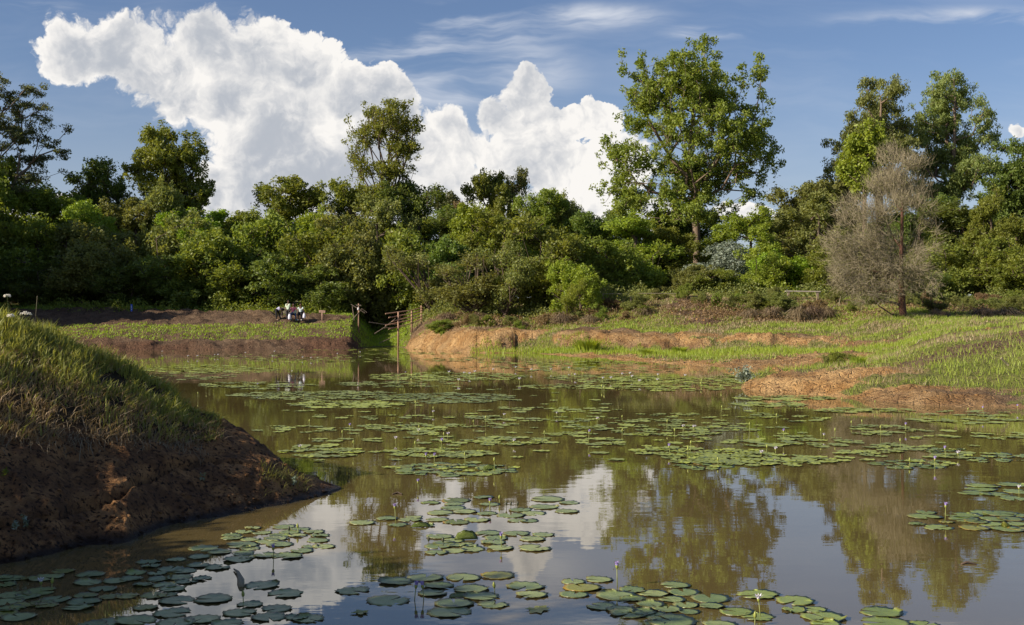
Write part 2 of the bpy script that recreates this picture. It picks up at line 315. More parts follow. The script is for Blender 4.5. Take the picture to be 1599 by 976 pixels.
# ------------------------------------------------------------------ terrain (one sheet: pond bed, banks, forest floor)
# per photo column: knots (photo row or None, depth, height or None, grass cover, soil tone: orange above zero, painted-in shade below)
def k(y, D, g, o, z=None): return (D, (CAMH - (y - HOR) * D / F) if z is None else z, g, o)
COLS = {
 -9000: [k(0,1.2,0,0,-.6),k(0,4.0,0,0,-.3),k(0,5.5,0,0,-.3),k(0,6.5,0,0,-.3),k(0,9.0,0,0,-.3),k(0,9.5,.1,0,.0),k(0,10,.2,0,.3),k(0,10.5,.5,0,.6),k(0,12,.8,0,1.2),k(0,13.5,.3,0,2.),k(0,16,.6,0,3.),k(0,30,.6,0,4),k(0,80,.6,0,5)],
 -2500: [k(0,8,0,0,-.6),k(0,14,0,0,-.5),k(0,16,0,0,-.5),k(0,18,0,0,-.5),k(0,24,0,0,-.4),k(0,26,.1,0,.0),k(0,27,.2,0,.4),k(0,28,.7,0,.8),k(0,31,.9,0,1.7),k(0,34,.2,0,2.2),k(0,38,.5,0,2.9),k(0,60,.6,0,4),k(0,120,.6,0,5)],
 -900: [k(0,20,0,0,-.6),k(0,35,0,0,-.6),k(0,42,0,0,-.6),k(0,48,0,0,-.6),k(0,54,0,0,-.4),k(0,56,.1,0,.0),k(0,57,.1,0,.5),k(0,58.5,.7,0,.9),k(0,64,.9,0,1.8),k(0,72,.1,0,2.6),k(0,80,.6,0,3.0),k(0,120,.6,0,4),k(0,200,.6,0,6)],
 -180: [k(0,20,0,0,-.6),k(0,40,0,0,-.6),k(0,55,0,0,-.6),k(0,66,0,0,-.6),k(0,77,0,0,-.4),k(0,79,.1,0,.0),k(0,80,.1,0,.5),k(0,81.5,.7,0,.9),k(0,87,.9,0,1.8),k(0,93,.1,0,2.6),k(0,99,.6,0,3.0),k(0,120,.6,0,4),k(0,200,.6,0,6)],
 100:  [k(0,20,0,0,-.6),k(0,40,0,0,-.6),k(0,60,0,0,-.6),k(0,75,0,0,-.6),k(0,83,0,.2,-.4),k(0,84.5,.0,-1,.0),k(0,86.0,.0,-1,.5),k(529,88.0,.35,-.9),k(511,91.5,.42,-.5),k(488,100,-.6,-.6),k(482,104,.6,0),k(0,125,.6,0,4),k(0,200,.6,0,6)],
 400:  [k(0,20,0,0,-.6),k(0,40,0,0,-.6),k(0,60,0,0,-.6),k(0,75,0,0,-.6),k(0,84,0,.2,-.4),k(0,85.6,.0,-1,.0),k(0,86.8,.0,-1,.42),k(528,88.8,.35,.05),k(510,92.0,.5,.1),k(489,99,-.6,.05),k(484,103,.6,0),k(0,125,.6,0,4),k(0,200,.6,0,6)],
 548:  [k(0,20,0,0,-.6),k(0,40,0,0,-.6),k(0,60,0,0,-.6),k(0,75,0,0,-.6),k(0,85,0,.1,-.4),k(0,87,.0,-1,.0),k(0,88.4,.0,-1,.4),k(524,90.6,.4,-.8),k(510,93.5,.4,.1),k(496,99,.3,.05),k(488,104,.7,0),k(0,125,.6,0,4),k(0,200,.6,0,6)],
 584:  [k(0,20,0,0,-.6),k(0,40,0,0,-.6),k(0,60,0,0,-.6),k(0,75,0,0,-.6),k(0,91,0,0,-.4),k(0,94.5,.9,0,.0),k(0,96,.9,0,.12),k(0,99,.9,0,.3),k(0,104,.9,0,.8),k(0,110,.8,0,1.6),k(0,116,.7,0,2.4),k(0,130,.6,0,4),k(0,200,.6,0,6)],
 622:  [k(0,20,0,0,-.6),k(0,40,0,0,-.6),k(0,60,0,0,-.6),k(0,75,0,0,-.6),k(0,92,0,0,-.4),k(0,95,.9,.1,.0),k(0,96.5,.9,.1,.15),k(0,99,.9,0,.5),k(0,104,.9,0,1.0),k(0,110,.8,0,1.8),k(0,116,.7,0,2.6),k(0,130,.6,0,4),k(0,200,.6,0,6)],
 640:  [k(0,20,0,0,-.6),k(0,40,0,0,-.6),k(0,60,0,0,-.6),k(0,75,0,0,-.6),k(0,88,0,.6,-.4),k(0,90,.0,.8,.0),k(0,91,.1,.9,.3),k(0,92.5,.3,.6,.75),k(0,96,.8,.2,1.15),k(0,101,.8,.1,1.8),k(0,108,.7,0,2.4),k(0,127,.6,0,4.1),k(0,200,.6,0,6)],
 668:  [k(0,20,0,0,-.6),k(0,40,0,0,-.6),k(0,60,0,0,-.6),k(0,75,0,0,-.6),k(0,86,0,.8,-.4),k(0,87.6,.0,.9,.0),k(0,88.2,.0,1,.35),k(524,89.5,.2,.8),k(505,94,.7,.3),k(490,99,.6,.2),k(483,105,.6,0),k(0,125,.6,0,4.2),k(0,200,.6,0,6)],
 740:  [k(0,20,0,0,-.6),k(0,40,0,0,-.6),k(0,60,0,0,-.6),k(0,70,0,0,-.6),k(0,75,0,.8,-.4),k(0,77,.1,.8,.0),k(0,79,.4,1,.2),k(521,80.3,.0,1),k(508,86,.8,.4),k(496,92,.4,.4),k(488,97,.5,.1),k(0,120,.6,0,4.4),k(0,200,.6,0,6)],
 835:  [k(0,20,0,0,-.6),k(0,40,0,0,-.6),k(0,55,0,0,-.6),k(0,66,0,0,-.6),k(0,73,0,.8,-.3),k(0,75.2,.6,.8,.0),k(0,78.7,.7,1,.22),k(525,80,.0,1),k(512,85,.85,.4),k(497,91,.3,.4),k(480,96,.5,.1),k(0,120,.6,0,4.6),k(0,200,.6,0,6)],
 880:  [k(0,20,0,0,-.6),k(0,36,0,0,-.6),k(0,50,0,0,-.6),k(0,62,0,0,-.5),k(0,69,0,.8,-.3),k(0,71,.0,1,.0),k(546,76.0,.9,1),k(526,77.3,.0,1),k(514,83,.85,.4),k(497,89,.35,.4),k(474,95,.5,.1),k(0,120,.6,0,4.8),k(0,200,.6,0,6)],
 1050: [k(0,18,0,0,-.6),k(0,34,0,0,-.6),k(0,42,0,0,-.6),k(0,50,0,0,-.5),k(0,55.5,0,1,-.3),k(0,57.5,.0,1,.0),k(546,72.4,.8,1),k(526,73.8,.0,1),k(514,79,.85,.4),k(490,84,.55,.3),k(463,90,.75,.1),k(0,115,.6,0,4.6),k(0,200,.6,0,6)],
 1140: [k(0,16,0,0,-.6),k(0,32,0,.9,-.5),k(0,36,0,.9,-.35),k(0,40,0,.9,-.35),k(0,51,0,1,-.3),k(0,53,.0,1,.0),k(546,71,.8,1),k(530,72.3,.0,1),k(518,76,.85,.4),k(492,83,.6,.3),k(466,90,.75,.1),k(0,115,.6,0,4.5),k(0,200,.6,0,6)],
 1165: [k(0,16,0,0,-.6),k(0,34.6,0,.9,-.3),k(0,36.2,0,1,.14),k(0,38,.1,1,.12),k(0,48,0,1,-.25),k(0,51.5,.0,1,.0),k(546,70.3,.8,1),k(531,71.5,.0,1),k(519,75,.85,.4),k(493,83,.6,.3),k(467,90,.7,.1),k(0,115,.6,0,4.5),k(0,200,.6,0,6)],
 1210: [k(0,14,0,0,-.6),k(0,34.0,0,.9,-.1),k(0,35.2,0,1,.22),k(577,38,.0,1),k(0,44,.1,1,-.1),k(0,50.5,.0,1,.05),k(546,69.4,.75,1),k(530,70.6,.0,1),k(520,75,.85,.4),k(494,82,.5,.3),k(468,90,.7,.1),k(0,115,.6,0,4.5),k(0,200,.6,0,6)],
 1300: [k(0,14,0,0,-.6),k(0,32.2,0,.9,-.1),k(598,33.6,0,1),k(579,37,.1,1),k(0,43,.7,.7,.36),k(0,50,.0,1,.3),k(546,66.5,.7,1),k(531,67.8,.0,1),k(528,73,.6,.5),k(500,81,.7,.2),k(468,91,.7,.1),k(0,115,.6,0,4.5),k(0,200,.6,0,6)],
 1400: [k(0,13,0,0,-.6),k(0,29.4,0,.9,-.1),k(612,30.6,.0,1),k(582,33.5,.3,.9),k(562,39,.8,.5),k(555,45,.6,.7),k(549,56,.7,.7),k(535,64,.5,.6),k(515,70,.8,.2),k(496,76,1.,.1),k(468,94,.8,.1),k(0,115,.6,0,4.5),k(0,200,.6,0,6)],
 1480: [k(0,13,0,0,-.6),k(0,28.2,0,.9,-.1),k(618,29.2,.0,1),k(598,31.4,.6,.8),k(552,36,.8,.4),k(535,42,.8,.4),k(525,50,.9,.2),k(519,58,.9,.2),k(509,67,.9,.1),k(497,78,.9,.1),k(468,98,.8,.1),k(0,118,.6,0,4.6),k(0,200,.6,0,6)],
 1600: [k(0,12,0,0,-.6),k(0,27.8,0,.8,-.1),k(620,28.8,.0,.8),k(600,30.4,.7,.6),k(548,34,.85,.3),k(520,39,.85,.3),k(510,47,.9,.2),k(508,58,.9,.2),k(502,67,.9,.1),k(494,80,.9,.1),k(468,99,.8,.1),k(0,118,.6,0,4.6),k(0,200,.6,0,6)],
 2200: [k(0,8,0,0,-.6),k(0,18.8,0,.8,-.1),k(0,19.8,.0,.8,.35),k(0,21.4,.7,.6,.6),k(0,25,.85,.3,1.2),k(0,30,.85,.3,1.8),k(0,38,.9,.2,2.),k(0,50,.9,.2,2.2),k(0,62,.9,.1,2.4),k(0,78,.9,.1,2.8),k(0,99,.8,.1,3.8),k(0,118,.6,0,4.6),k(0,200,.6,0,6)],
 9000: [k(0,1.2,0,0,-.6),k(0,4,0,.8,-.1),k(0,4.3,.0,.8,.35),k(0,5,.7,.6,.6),k(0,7,.85,.3,1.2),k(0,10,.85,.3,1.8),k(0,14,.9,.2,2.),k(0,20,.9,.2,2.2),k(0,30,.9,.1,2.4),k(0,40,.9,.1,2.8),k(0,60,.8,.1,3.8),k(0,80,.6,0,4.6),k(0,140,.6,0,6)],
}
cx_ = np.array(sorted(COLS)); KN = np.array([COLS[c] for c in cx_], float)
U = np.concatenate([np.array([-9000,-7000,-5200,-4000,-3200,-2500,-2100,-1800,-1500,-1200,-1000,-850,-700,-560,-440,-340,-260,-190,-130]), np.arange(-80, 1680, 4.0), np.array([1700,1730,1770,1830,1900,1980,2080,2200,2400,2700,3100,3700,4500,6000,9000])])
Dv = np.concatenate([np.array([1.2,2,3,4,5,6,8,10,12,14,16,18,20,22,24,26]), np.arange(27, 46, .13), np.arange(46, 108, .26), np.arange(108, 150, 2.), np.array([155,165,180,200,240,300,400,550,800,1200,2000,3500])])
ZG = np.zeros((len(U), len(Dv))); GG = ZG.copy(); OG = ZG.copy()
jit = (fbm(U / 26., 3.3, s=5) - .5) * 2.2 + (fbm(U / 8., 9.3, s=6) - .5) * .9
kk = KN.shape[1]
for i, u in enumerate(U):
    kd = np.array([np.interp(u, cx_, KN[:, j, 0]) for j in range(kk)])
    kd[1:10] += jit[i] * (.35 if u < 640 else 1) * np.clip((kd[1:10] - 15) / 70, 0, 1) * np.array([1, 1, .8, .6, 1, 1, .9, .5, .4])
    kd = np.maximum.accumulate(kd + np.arange(kk) * 1e-4)
    ZG[i] = np.interp(Dv, kd, [np.interp(u, cx_, KN[:, j, 1]) for j in range(kk)])
    GG[i] = np.interp(Dv, kd, [np.interp(u, cx_, KN[:, j, 2]) for j in range(kk)])
    OG[i] = np.interp(Dv, kd, [np.interp(u, cx_, KN[:, j, 3]) for j in range(kk)])
UU, DD = np.meshgrid(U, Dv, indexing='ij'); XX = (UU - CX) / F * DD
land = np.clip(ZG / .25, 0, 1)
ZG += land * ((fbm(XX / 5., DD / 5., s=1) - .5) * .55 + (fbm(XX / 1.3, DD / 1.3, s=2) - .5) * .28) * np.where(DD > 120, 0, 1)
# eroded clods and rills on bare soil
bare = np.clip(1 - GG * 1.4, 0, 1) * np.clip((ZG + .1) / .3, 0, 1) * (DD < 110)
ridge = np.abs(fbm(XX / .8, DD / .8, ZG / .5, s=11) - .5) * 2
bare = bare * np.clip(DD / 62, .42, 1)
ZG += bare * ((ridge - .35) * -.16 + (fbm(XX / .3, DD / .4, s=12) - .5) * .30 + (fbm(XX / .75, DD / .8, s=15) - .5) * .45 + (fbm(XX / 1.6, DD / 1.1, s=13) - .5) * .5 * np.clip(DD / 60, .3, 1))
GG -= np.clip((fbm(XX / 4.5, DD / 3.0, s=71) - .52) * 4.2, 0, 1) * .75 * (UU > 640) * np.clip((DD - 30) / 10, .35, 1)
GG += np.clip((fbm(XX / 2.6, DD / 1.7, s=81) - .55) * 6, 0, 1) * .85 * (UU > 640) * (DD < 84) * (ZG > .04)
OG *= np.clip(1 - np.clip((fbm(XX / 4.5, DD / 3.0, s=71) - .47) * 4.2, 0, 1) * np.clip((GG + .6) * 1.2, 0, 1), .1, 1)
ZG += (bare * OG) * ((fbm(XX / 2.2, DD / 2.2, s=14) - .5) * .35 + np.clip(np.abs(fbm(XX / .55, DD / .7, s=16) - .5) * 4 - .25, -.25, .4) * .20)
def tsamp(arr, X, D):
    X = np.asarray(X, float); D = np.asarray(D, float); u = X / D * F + CX
    i = np.clip(np.searchsorted(U, u) - 1, 0, len(U) - 2); j = np.clip(np.searchsorted(Dv, D) - 1, 0, len(Dv) - 2)
    a = np.clip((u - U[i]) / (U[i + 1] - U[i]), 0, 1); b = np.clip((D - Dv[j]) / (Dv[j + 1] - Dv[j]), 0, 1)
    return arr[i, j] * (1 - a) * (1 - b) + arr[i + 1, j] * a * (1 - b) + arr[i, j + 1] * (1 - a) * b + arr[i + 1, j + 1] * a * b
def ground_z(X, D): return float(tsamp(ZG, X, D))
def gridfaces(nu, nd):
    i, j = np.meshgrid(np.arange(nu - 1), np.arange(nd - 1), indexing='ij'); a = (i * nd + j).ravel()
    return np.stack([a, a + nd, a + nd + 1, a + 1], 1)
GROUND = ground_mat()
V = np.stack([XX, DD, ZG], -1).reshape(-1, 3)
tag(link('terrain', npmesh('terrain', V, gridfaces(len(U), len(Dv)), GROUND, True, {'grass': GG.ravel(), 'tone': OG.ravel()})), kind='structure')
# land behind the photographer
xb = np.linspace(-300, 300, 61); yb = np.concatenate([[-400, -200, -100, -50, -30, -20, -14, -10, -8, -6], np.linspace(-5, 1.15, 12)])
XB, YB = np.meshgrid(xb, yb, indexing='ij'); ZB = np.interp(YB, [-400, -30, -6, -2, -.5, 1.15], [6, 2.4, 1.2, .5, .1, -.6]) + (fbm(XB / 4, YB / 4, s=3) - .5) * .3 * (YB < -1)
ZB = np.where(np.abs(XB) > 20, np.maximum(ZB, .3), ZB)
tag(link('ground', npmesh('ground', np.stack([XB, YB, ZB], -1).reshape(-1, 3), gridfaces(61, len(yb)), GROUND, True, {'grass': np.full(XB.size, .8), 'tone': np.full(XB.size, .3)})), kind='structure')
# water
wm = npmesh('water', [(-140, -4, 0), (90, -4, 0), (90, 112, 0), (-140, 112, 0)], [(0, 1, 2, 3)], water_mat())
tag(link('water', wm), kind='structure')
# ------------------------------------------------------------------ near bank: the mound of red soil at the left
def q_(y, D, g, z=None): return (D, (CAMH - (y - HOR) * D / F) if z is None else z, g)
NB = {
 -9000: [q_(0,.9,0,-.5),q_(0,1.0,0,0),q_(0,1.2,0,.5),q_(0,1.6,0,.9),q_(0,2.2,.9,1.3),q_(0,3.4,1,1.8),q_(0,9.,1,2.4),q_(0,16,1,2.),q_(0,22,0,1)],
 -4000: [q_(0,2.2,0,-.5),q_(0,2.6,0,0),q_(0,2.9,0,.5),q_(0,3.3,0,.9),q_(0,4.0,.9,1.3),q_(0,6.0,1,2.0),q_(0,14.,1,2.4),q_(0,22,1,0),q_(0,26,0,-.5)],
 -600: [q_(0,6.6,0,-.5),q_(0,7.2,0,0),q_(0,7.6,0,.45),q_(0,8.3,0,.95),q_(0,9.4,.9,1.35),q_(0,12.3,1,2.25),q_(0,17.,1,2.3),q_(0,24,1,0),q_(0,26,0,-.5)],
 0:   [q_(0,9.1,0,-.5),q_(885,9.9,0),q_(815,10.35,0),q_(700,11.2,0),q_(640,12.0,.9),q_(506,14.2,1),q_(0,15.9,1,1.9),q_(0,19,1,0),q_(0,20,0,-.5)],
 100: [q_(0,9.8,0,-.5),q_(862,10.5,0),q_(800,10.9,0),q_(700,11.8,0),q_(645,12.5,.9),q_(534,14.6,1),q_(0,16.3,1,1.6),q_(0,19,1,0),q_(0,20,0,-.5)],
 200: [q_(0,10.3,0,-.5),q_(845,11.02,0),q_(790,11.5,0),q_(702,12.5,0),q_(655,13.1,.9),q_(578,14.9,1),q_(0,16.3,1,1.2),q_(0,18.6,1,0),q_(0,19.5,0,-.5)],
 300: [q_(0,11.4,0,-.5),q_(815,12.08,0),q_(770,12.5,0),q_(705,13.3,0),q_(675,13.9,.6),q_(637,14.9,1),q_(0,15.8,.6,.75),q_(0,17.4,.4,0),q_(0,18.5,0,-.5)],
 345: [q_(0,11.8,0,-.5),q_(805,12.47,0),q_(765,12.9,0),q_(715,13.6,0),q_(685,14.0,.3),q_(652,14.9,.3),q_(0,15.6,.2,.6),q_(0,16.8,.2,0),q_(0,17.8,0,-.5)],
 405: [q_(0,12.2,0,-.5),q_(795,12.9,0),q_(765,13.25,0),q_(730,13.7,0),q_(715,14.0,0),q_(690,14.6,0),q_(0,15.1,0,.45),q_(0,16.0,0,0),q_(0,17,0,-.5)],
 450: [q_(0,12.6,0,-.5),q_(787,13.26,0),q_(768,13.5,0),q_(748,13.9,.1),q_(740,14.1,.1),q_(729,14.5,0),q_(0,14.9,0,.18),q_(0,15.6,0,0),q_(0,16.5,0,-.5)],
 500: [q_(0,13.2,0,-.5),q_(776,13.8,0),q_(768,13.95,0),q_(762,14.15,.2),q_(758,14.25,.2),q_(751,14.5,0),q_(0,14.7,0,.06),q_(0,15.1,0,0),q_(0,16,0,-.5)],
 532: [q_(0,13.9,0,-.5),q_(766,14.35,0),q_(0,14.40,0,.01),q_(0,14.45,0,.02),q_(0,14.5,0,.02),q_(0,14.55,0,.02),q_(0,14.6,0,.0),q_(0,14.7,0,-.05),q_(0,15.5,0,-.5)],
 560: [(d, -.5, 0) for d in (13.9,14.35,14.4,14.45,14.5,14.55,14.6,14.7,15.5)],
}
ncx = np.array(sorted(NB)); NK = np.array([NB[c] for c in ncx], float)
NU = np.concatenate([np.array([-9000,-7500,-6300,-5200,-4500,-4000,-3000,-2200,-1600,-1200,-900,-700,-500,-380,-280,-200,-150,-110,-80,-55,-35,-20]), np.arange(-12, 561, 2.0)])
ND = np.concatenate([np.array([2.2,2.4,2.6,2.8,3,3.3,3.8,4.5,5.2,6,7,7.5,8,8.5,9]), np.arange(9.1, 16.5, .03), np.arange(16.6, 26.1, .3)])
NZ = np.zeros((len(NU), len(ND))); NG = NZ.copy(); NTt = NZ.copy()
nj = (fbm(NU / 60., 1.3, s=25) - .5) * .5 + (fbm(NU / 14., 4.3, s=26) - .5) * .05
for i, u in enumerate(NU):
    kd = np.array([np.interp(u, ncx, NK[:, j, 0]) for j in range(9)]); kd[:4] += nj[i] * np.clip((540 - u) / 300, 0, 1)
    kd = np.maximum.accumulate(kd + np.arange(9) * 1e-4)
    NZ[i] = np.interp(ND, kd, [np.interp(u, ncx, NK[:, j, 1]) for j in range(9)])
    NG[i] = np.interp(ND, kd, [np.interp(u, ncx, NK[:, j, 2]) for j in range(9)])
    NTt[i] = np.interp(ND, kd, np.arange(9))
NUU, NDD = np.meshgrid(NU, ND, indexing='ij'); NX = (NUU - CX) / F * NDD
ker = np.array([.06, .1, .16, .18, .18, .16, .1, .06]); 
for i in range(len(NU)):      # soften the knots
    seg = NZ[i, 15:262].copy(); pad = np.pad(seg, (4, 3), 'edge'); NZ[i, 15:262] = np.convolve(pad, ker, 'valid')
nl = np.clip((NZ + .08) / .2, 0, 1)
lump = (fbm(NX / .9, NDD / .9, NZ / .6, s=31) - .5) * .30 + (fbm(NX / .28, NDD / .28, NZ / .25, s=32) - .5) * .13 + (np.abs(fbm(NX / .12, NDD / .12, NZ / .1, s=33) - .5)) * -.09 + .02
NZ += nl * lump * (1 - .55 * np.clip(NG, 0, 1)) * np.clip((545 - NUU) / 120, .12, 1)
crk = np.interp(NUU, [-400, 0, 120, 250, 330, 420], [1.75, 1.85, 2.05, 2.5, 2.9, 3.2]) + (fbm(NUU / 30., 2.2, s=40) - .5) * .25
NZ -= np.exp(-((NTt - crk) / .07) ** 2) * .16 * np.clip((400 - NUU) / 60, 0, 1)
def nsamp(arr, X, D):
    X = np.asarray(X, float); D = np.asarray(D, float); u = X / D * F + CX
    i = np.clip(np.searchsorted(NU, u) - 1, 0, len(NU) - 2); j = np.clip(np.searchsorted(ND, D) - 1, 0, len(ND) - 2)
    a = np.clip((u - NU[i]) / (NU[i + 1] - NU[i]), 0, 1); b = np.clip((D - ND[j]) / (ND[j + 1] - ND[j]), 0, 1)
    return arr[i, j] * (1 - a) * (1 - b) + arr[i + 1, j] * a * (1 - b) + arr[i, j + 1] * (1 - a) * b + arr[i + 1, j + 1] * a * b
tag(link('near_bank', npmesh('near_bank', np.stack([NX, NDD, NZ], -1).reshape(-1, 3), gridfaces(len(NU), len(ND)), nearsoil_mat(), True, {'grass': NG.ravel()})), kind='structure')
# ------------------------------------------------------------------ grass
def blades(name, Pz, h, lean, w, tint, mt, segs=2):
    """Pz base points, lean = horizontal offset of the tip (N,2)"""
    n = len(Pz); a = RNG.uniform(0, math.pi, n); sx = np.cos(a) * w / 2; sy = np.sin(a) * w / 2; z0 = np.zeros(n)
    side = np.stack([sx, sy, z0], 1); L = np.stack([lean[:, 0], lean[:, 1], z0], 1); H = np.stack([z0, z0, h], 1)
    b = Pz - np.array([0, 0, .02])
    if segs == 1:
        V = np.stack([b - side, b + side, b + L + H], 1).reshape(-1, 3); Fc = np.arange(n * 3).reshape(-1, 3); return npmesh(name, V, Fc, mt, False, {'tint': np.repeat(tint, 3)})
    m_ = b + L * .32 + H * .62
    V = np.stack([b - side, b + side, m_ - side * .7, m_ + side * .7, b + L + H * .96], 1).reshape(-1, 3); o = (np.arange(n) * 5)[:, None]
    Fc = np.concatenate([np.array([[0, 1, 3]]) + o, np.array([[0, 3, 2]]) + o, np.array([[2, 3, 4]]) + o])
    return npmesh(name, V, Fc, mt, False, {'tint': np.repeat(tint, 5)})
def near_grass(n, kind):
    u = RNG.uniform(-260, 400, n); D = RNG.uniform(11.0, 18.0, n); X = (u - CX) / F * D
    g = nsamp(NG, X, D); z = nsamp(NZ, X, D); cl = fbm(X / .35, D / .35, s=51); cr = np.interp(u, [-260, 0, 100, 200, 300, 400], [12.6, 14.2, 14.6, 14.9, 14.9, 14.6])
    up = np.clip((D - (cr - 2.3)) / 2.3, 0, 1.2)        # 0 at the foot of the turf, 1 at the crest
    if kind == 'straw': keep = (g > .25) & (RNG.random(n) < np.clip(1.15 - up * 1.15 + .12, 0, 1)) & (cl > .33) & (z > .15)
    else: keep = (g > .3) & (RNG.random(n) < np.clip(up * 1.5 - .12, .05, 1)) & (cl > .36) & (z > .15)
    u, D, X, z, up, cl = [a[keep] for a in (u, D, X, z, up, cl)]; m = len(u); Pz = np.stack([X, D, z], 1)
    if kind == 'straw':
        h = RNG.uniform(.02, .17, m); L = np.stack([RNG.normal(.07, .10, m), RNG.normal(-.08, .08, m)], 1); w = RNG.uniform(.007, .015, m)
    else:
        h = RNG.uniform(.07, .30, m) * (.35 + 1.5 * (cl - .3)) * np.clip((330 - u) / 60, .4, 1); L = np.stack([RNG.normal(.03, .06, m), RNG.normal(-.02, .06, m)], 1); w = RNG.uniform(.010, .024, m)
    return Pz, h, L, w, np.clip(RNG.normal(.5, .3, m), 0, 1)
tag(link('near_bank_grass', blades('near_bank_grass', *near_grass(60000, 'green'), GR)), 'long green grass covering the crest of the near mound at left', 'grass', kind='stuff')
tag(link('near_bank_dry_grass', blades('near_bank_dry_grass', *near_grass(42000, 'straw'), GRS)), 'matted dry straw grass hanging over the lower slope of the near mound', 'grass', kind='stuff')
def far_grass(n, urng, drng, gmin, patch, hgt, wid, sgn=1):
    u = RNG.uniform(*urng, n); D = np.sqrt(RNG.uniform(drng[0] ** 2, drng[1] ** 2, n)); X = (u - CX) / F * D
    g = tsamp(GG, X, D); z = tsamp(ZG, X, D); c = fbm(X / 2.6, D / 2.6, s=61) ; c2 = fbm(X / .6, D / .6, s=62)
    keep = (g > gmin) & (z > .05) & ((c - patch) * sgn + (c2 - .5) * .5 > 0) & (RNG.random(n) < g)
    X, D, z, g, c2 = [a[keep] for a in (X, D, z, g, c2)]; m = len(X)
    h = RNG.uniform(.5, 1.2, m) * hgt * (.6 + .8 * c2); sc_ = D / 60
    return np.stack([X, D, z], 1), h, RNG.normal(0, .35, (m, 2)) * hgt, RNG.uniform(.6, 1.3, m) * wid * np.clip(sc_, .5, 2), np.clip(RNG.normal(.45, .3, m), 0, 1)
tag(link('bank_grass', blades('bank_grass', *far_grass(330000, (600, 1640), (29, 104), .3, .40, .20, .040), GRR, 1)), 'short green grass on the slopes of the right and far bank', 'grass', kind='stuff')
tag(link('bank_dry_grass', blades('bank_dry_grass', *far_grass(220000, (600, 1640), (29, 104), .3, .50, .20, .036, -1), GRS, 1)), 'dry brownish grass in patches over the right bank', 'grass', kind='stuff')
tag(link('left_bank_grass', blades('left_bank_grass', *far_grass(110000, (20, 640), (85, 108), .3, .34, .16, .05), GRB, 1)), 'strip of low bright green grass along the far left bank', 'grass', kind='stuff')
def strip_grass():
    n = 52000; u = RNG.uniform(735, 1460, n); D = RNG.uniform(52, 80, n); X = (u - CX) / F * D; z = tsamp(ZG, X, D)
    lo = np.interp(u, [735, 835, 880, 1050, 1140, 1300, 1460], [76.5, 74.5, 73.5, 65.5, 64, 60, 57]); hi = lo + np.interp(u, [735, 835, 1050, 1200, 1460], [3.0, 4.5, 6, 5.5, 4])
    kp = (D > lo + (fbm(u / 30, 1.) - .5) * 3) & (D < hi + (fbm(u / 12, 2.) - .5) * 2.5) & (z > -.05); X, D, z = X[kp], D[kp], z[kp]; m = len(X)
    return np.stack([X, D, z], 1), RNG.uniform(.12, .34, m), RNG.normal(0, .06, (m, 2)), RNG.uniform(.03, .06, m), np.clip(RNG.normal(.5, .3, m), 0, 1)
tag(link('waterside_grass', blades('waterside_grass', *strip_grass(), GRB, 1)), 'vivid green marsh grass along the foot of the orange bank', 'grass', kind='stuff')
# ------------------------------------------------------------------ trees
def skeleton(pts, trunk, bias, lo=.34):
    """biased minimum spanning tree from the trunk polyline through all points"""
    T = [np.array(q, float) for q in trunk]; nt = len(T); A = np.concatenate([np.array(T), pts]); n = len(A)
    par = np.full(n, -1); par[1:nt] = np.arange(nt - 1); pl = np.zeros(n)
    for i in range(1, nt): pl[i] = pl[i - 1] + np.linalg.norm(A[i] - A[i - 1])
    best = np.full(n, 1e9); bp = np.zeros(n, int); done = np.zeros(n, bool); done[:nt] = True
    def relax(i):
        d = np.linalg.norm(A - A[i], axis=1); down = np.clip(A[i, 2] - A[:, 2], 0, None)
        c = d + bias * pl[i] + down * .5; m_ = (~done) & (c < best); best[m_] = c[m_]; bp[m_] = i
    for i in range(max(1, int(nt * lo)), nt): relax(i)
    order = list(range(nt))
    for _ in range(n - nt):
        c = np.where(done, 1e9, best); i = int(np.argmin(c)); done[i] = True; par[i] = bp[i]; pl[i] = pl[bp[i]] + np.linalg.norm(A[i] - A[bp[i]]); order.append(i); relax(i)
    return A, par, order
def radii(A, par, order, base_r, tip_r=.02, e=2.3):
    n = len(A); acc = np.zeros(n); ch = np.zeros(n, int)
    for i in order[1:]: ch[par[i]] += 1
    for i in reversed(order):
        if ch[i] == 0: acc[i] = 1
        if par[i] >= 0: acc[par[i]] += acc[i]
    r = tip_r * acc ** (1 / e); s = (base_r - tip_r) / max(1e-6, r[0] - tip_r)
    r = tip_r + (r - tip_r) * s
    return r, ch
def leaves(C, size, asp, droop=0., rng=RNG):
    n = len(C); a = rng.normal(size=(n, 3)); a[:, 2] -= droop * 1.5; a /= np.linalg.norm(a, axis=1, keepdims=True)
    b = np.cross(a, rng.normal(size=(n, 3))); b /= np.linalg.norm(b, axis=1, keepdims=True)
    L = (size * rng.uniform(.6, 1.25, n))[:, None]; Wd = L * asp
    V = np.stack([C - a * L / 2, C - b * Wd / 2, C + a * L / 2, C + b * Wd / 2], 1).reshape(-1, 3)
    return V, np.arange(n * 4).reshape(-1, 4)
def envelope_points(ells, n, gap=.0, shell=.35, rng=RNG, minr=0.):
    """ellipsoids (x,y,z,rx,ry,rz); points biased to the outer shell"""
    vol = np.array([e[3] * e[4] * e[5] for e in ells]); pr = vol / vol.sum(); out = []
    while sum(len(o) for o in out) < n:
        idx = rng.choice(len(ells), n, p=pr); E = np.array(ells)[idx]; d = rng.normal(size=(n, 3)); d /= np.linalg.norm(d, axis=1, keepdims=True)
        rr = rng.random(n) ** shell; q = E[:, :3] + d * rr[:, None] * E[:, 3:]
        if gap > 0: q = q[fbm(q[:, 0] / 1.6, q[:, 1] / 1.6, q[:, 2] / 1.3, 2, 77) > gap]
        out.append(q)
    return np.concatenate(out)[:n]
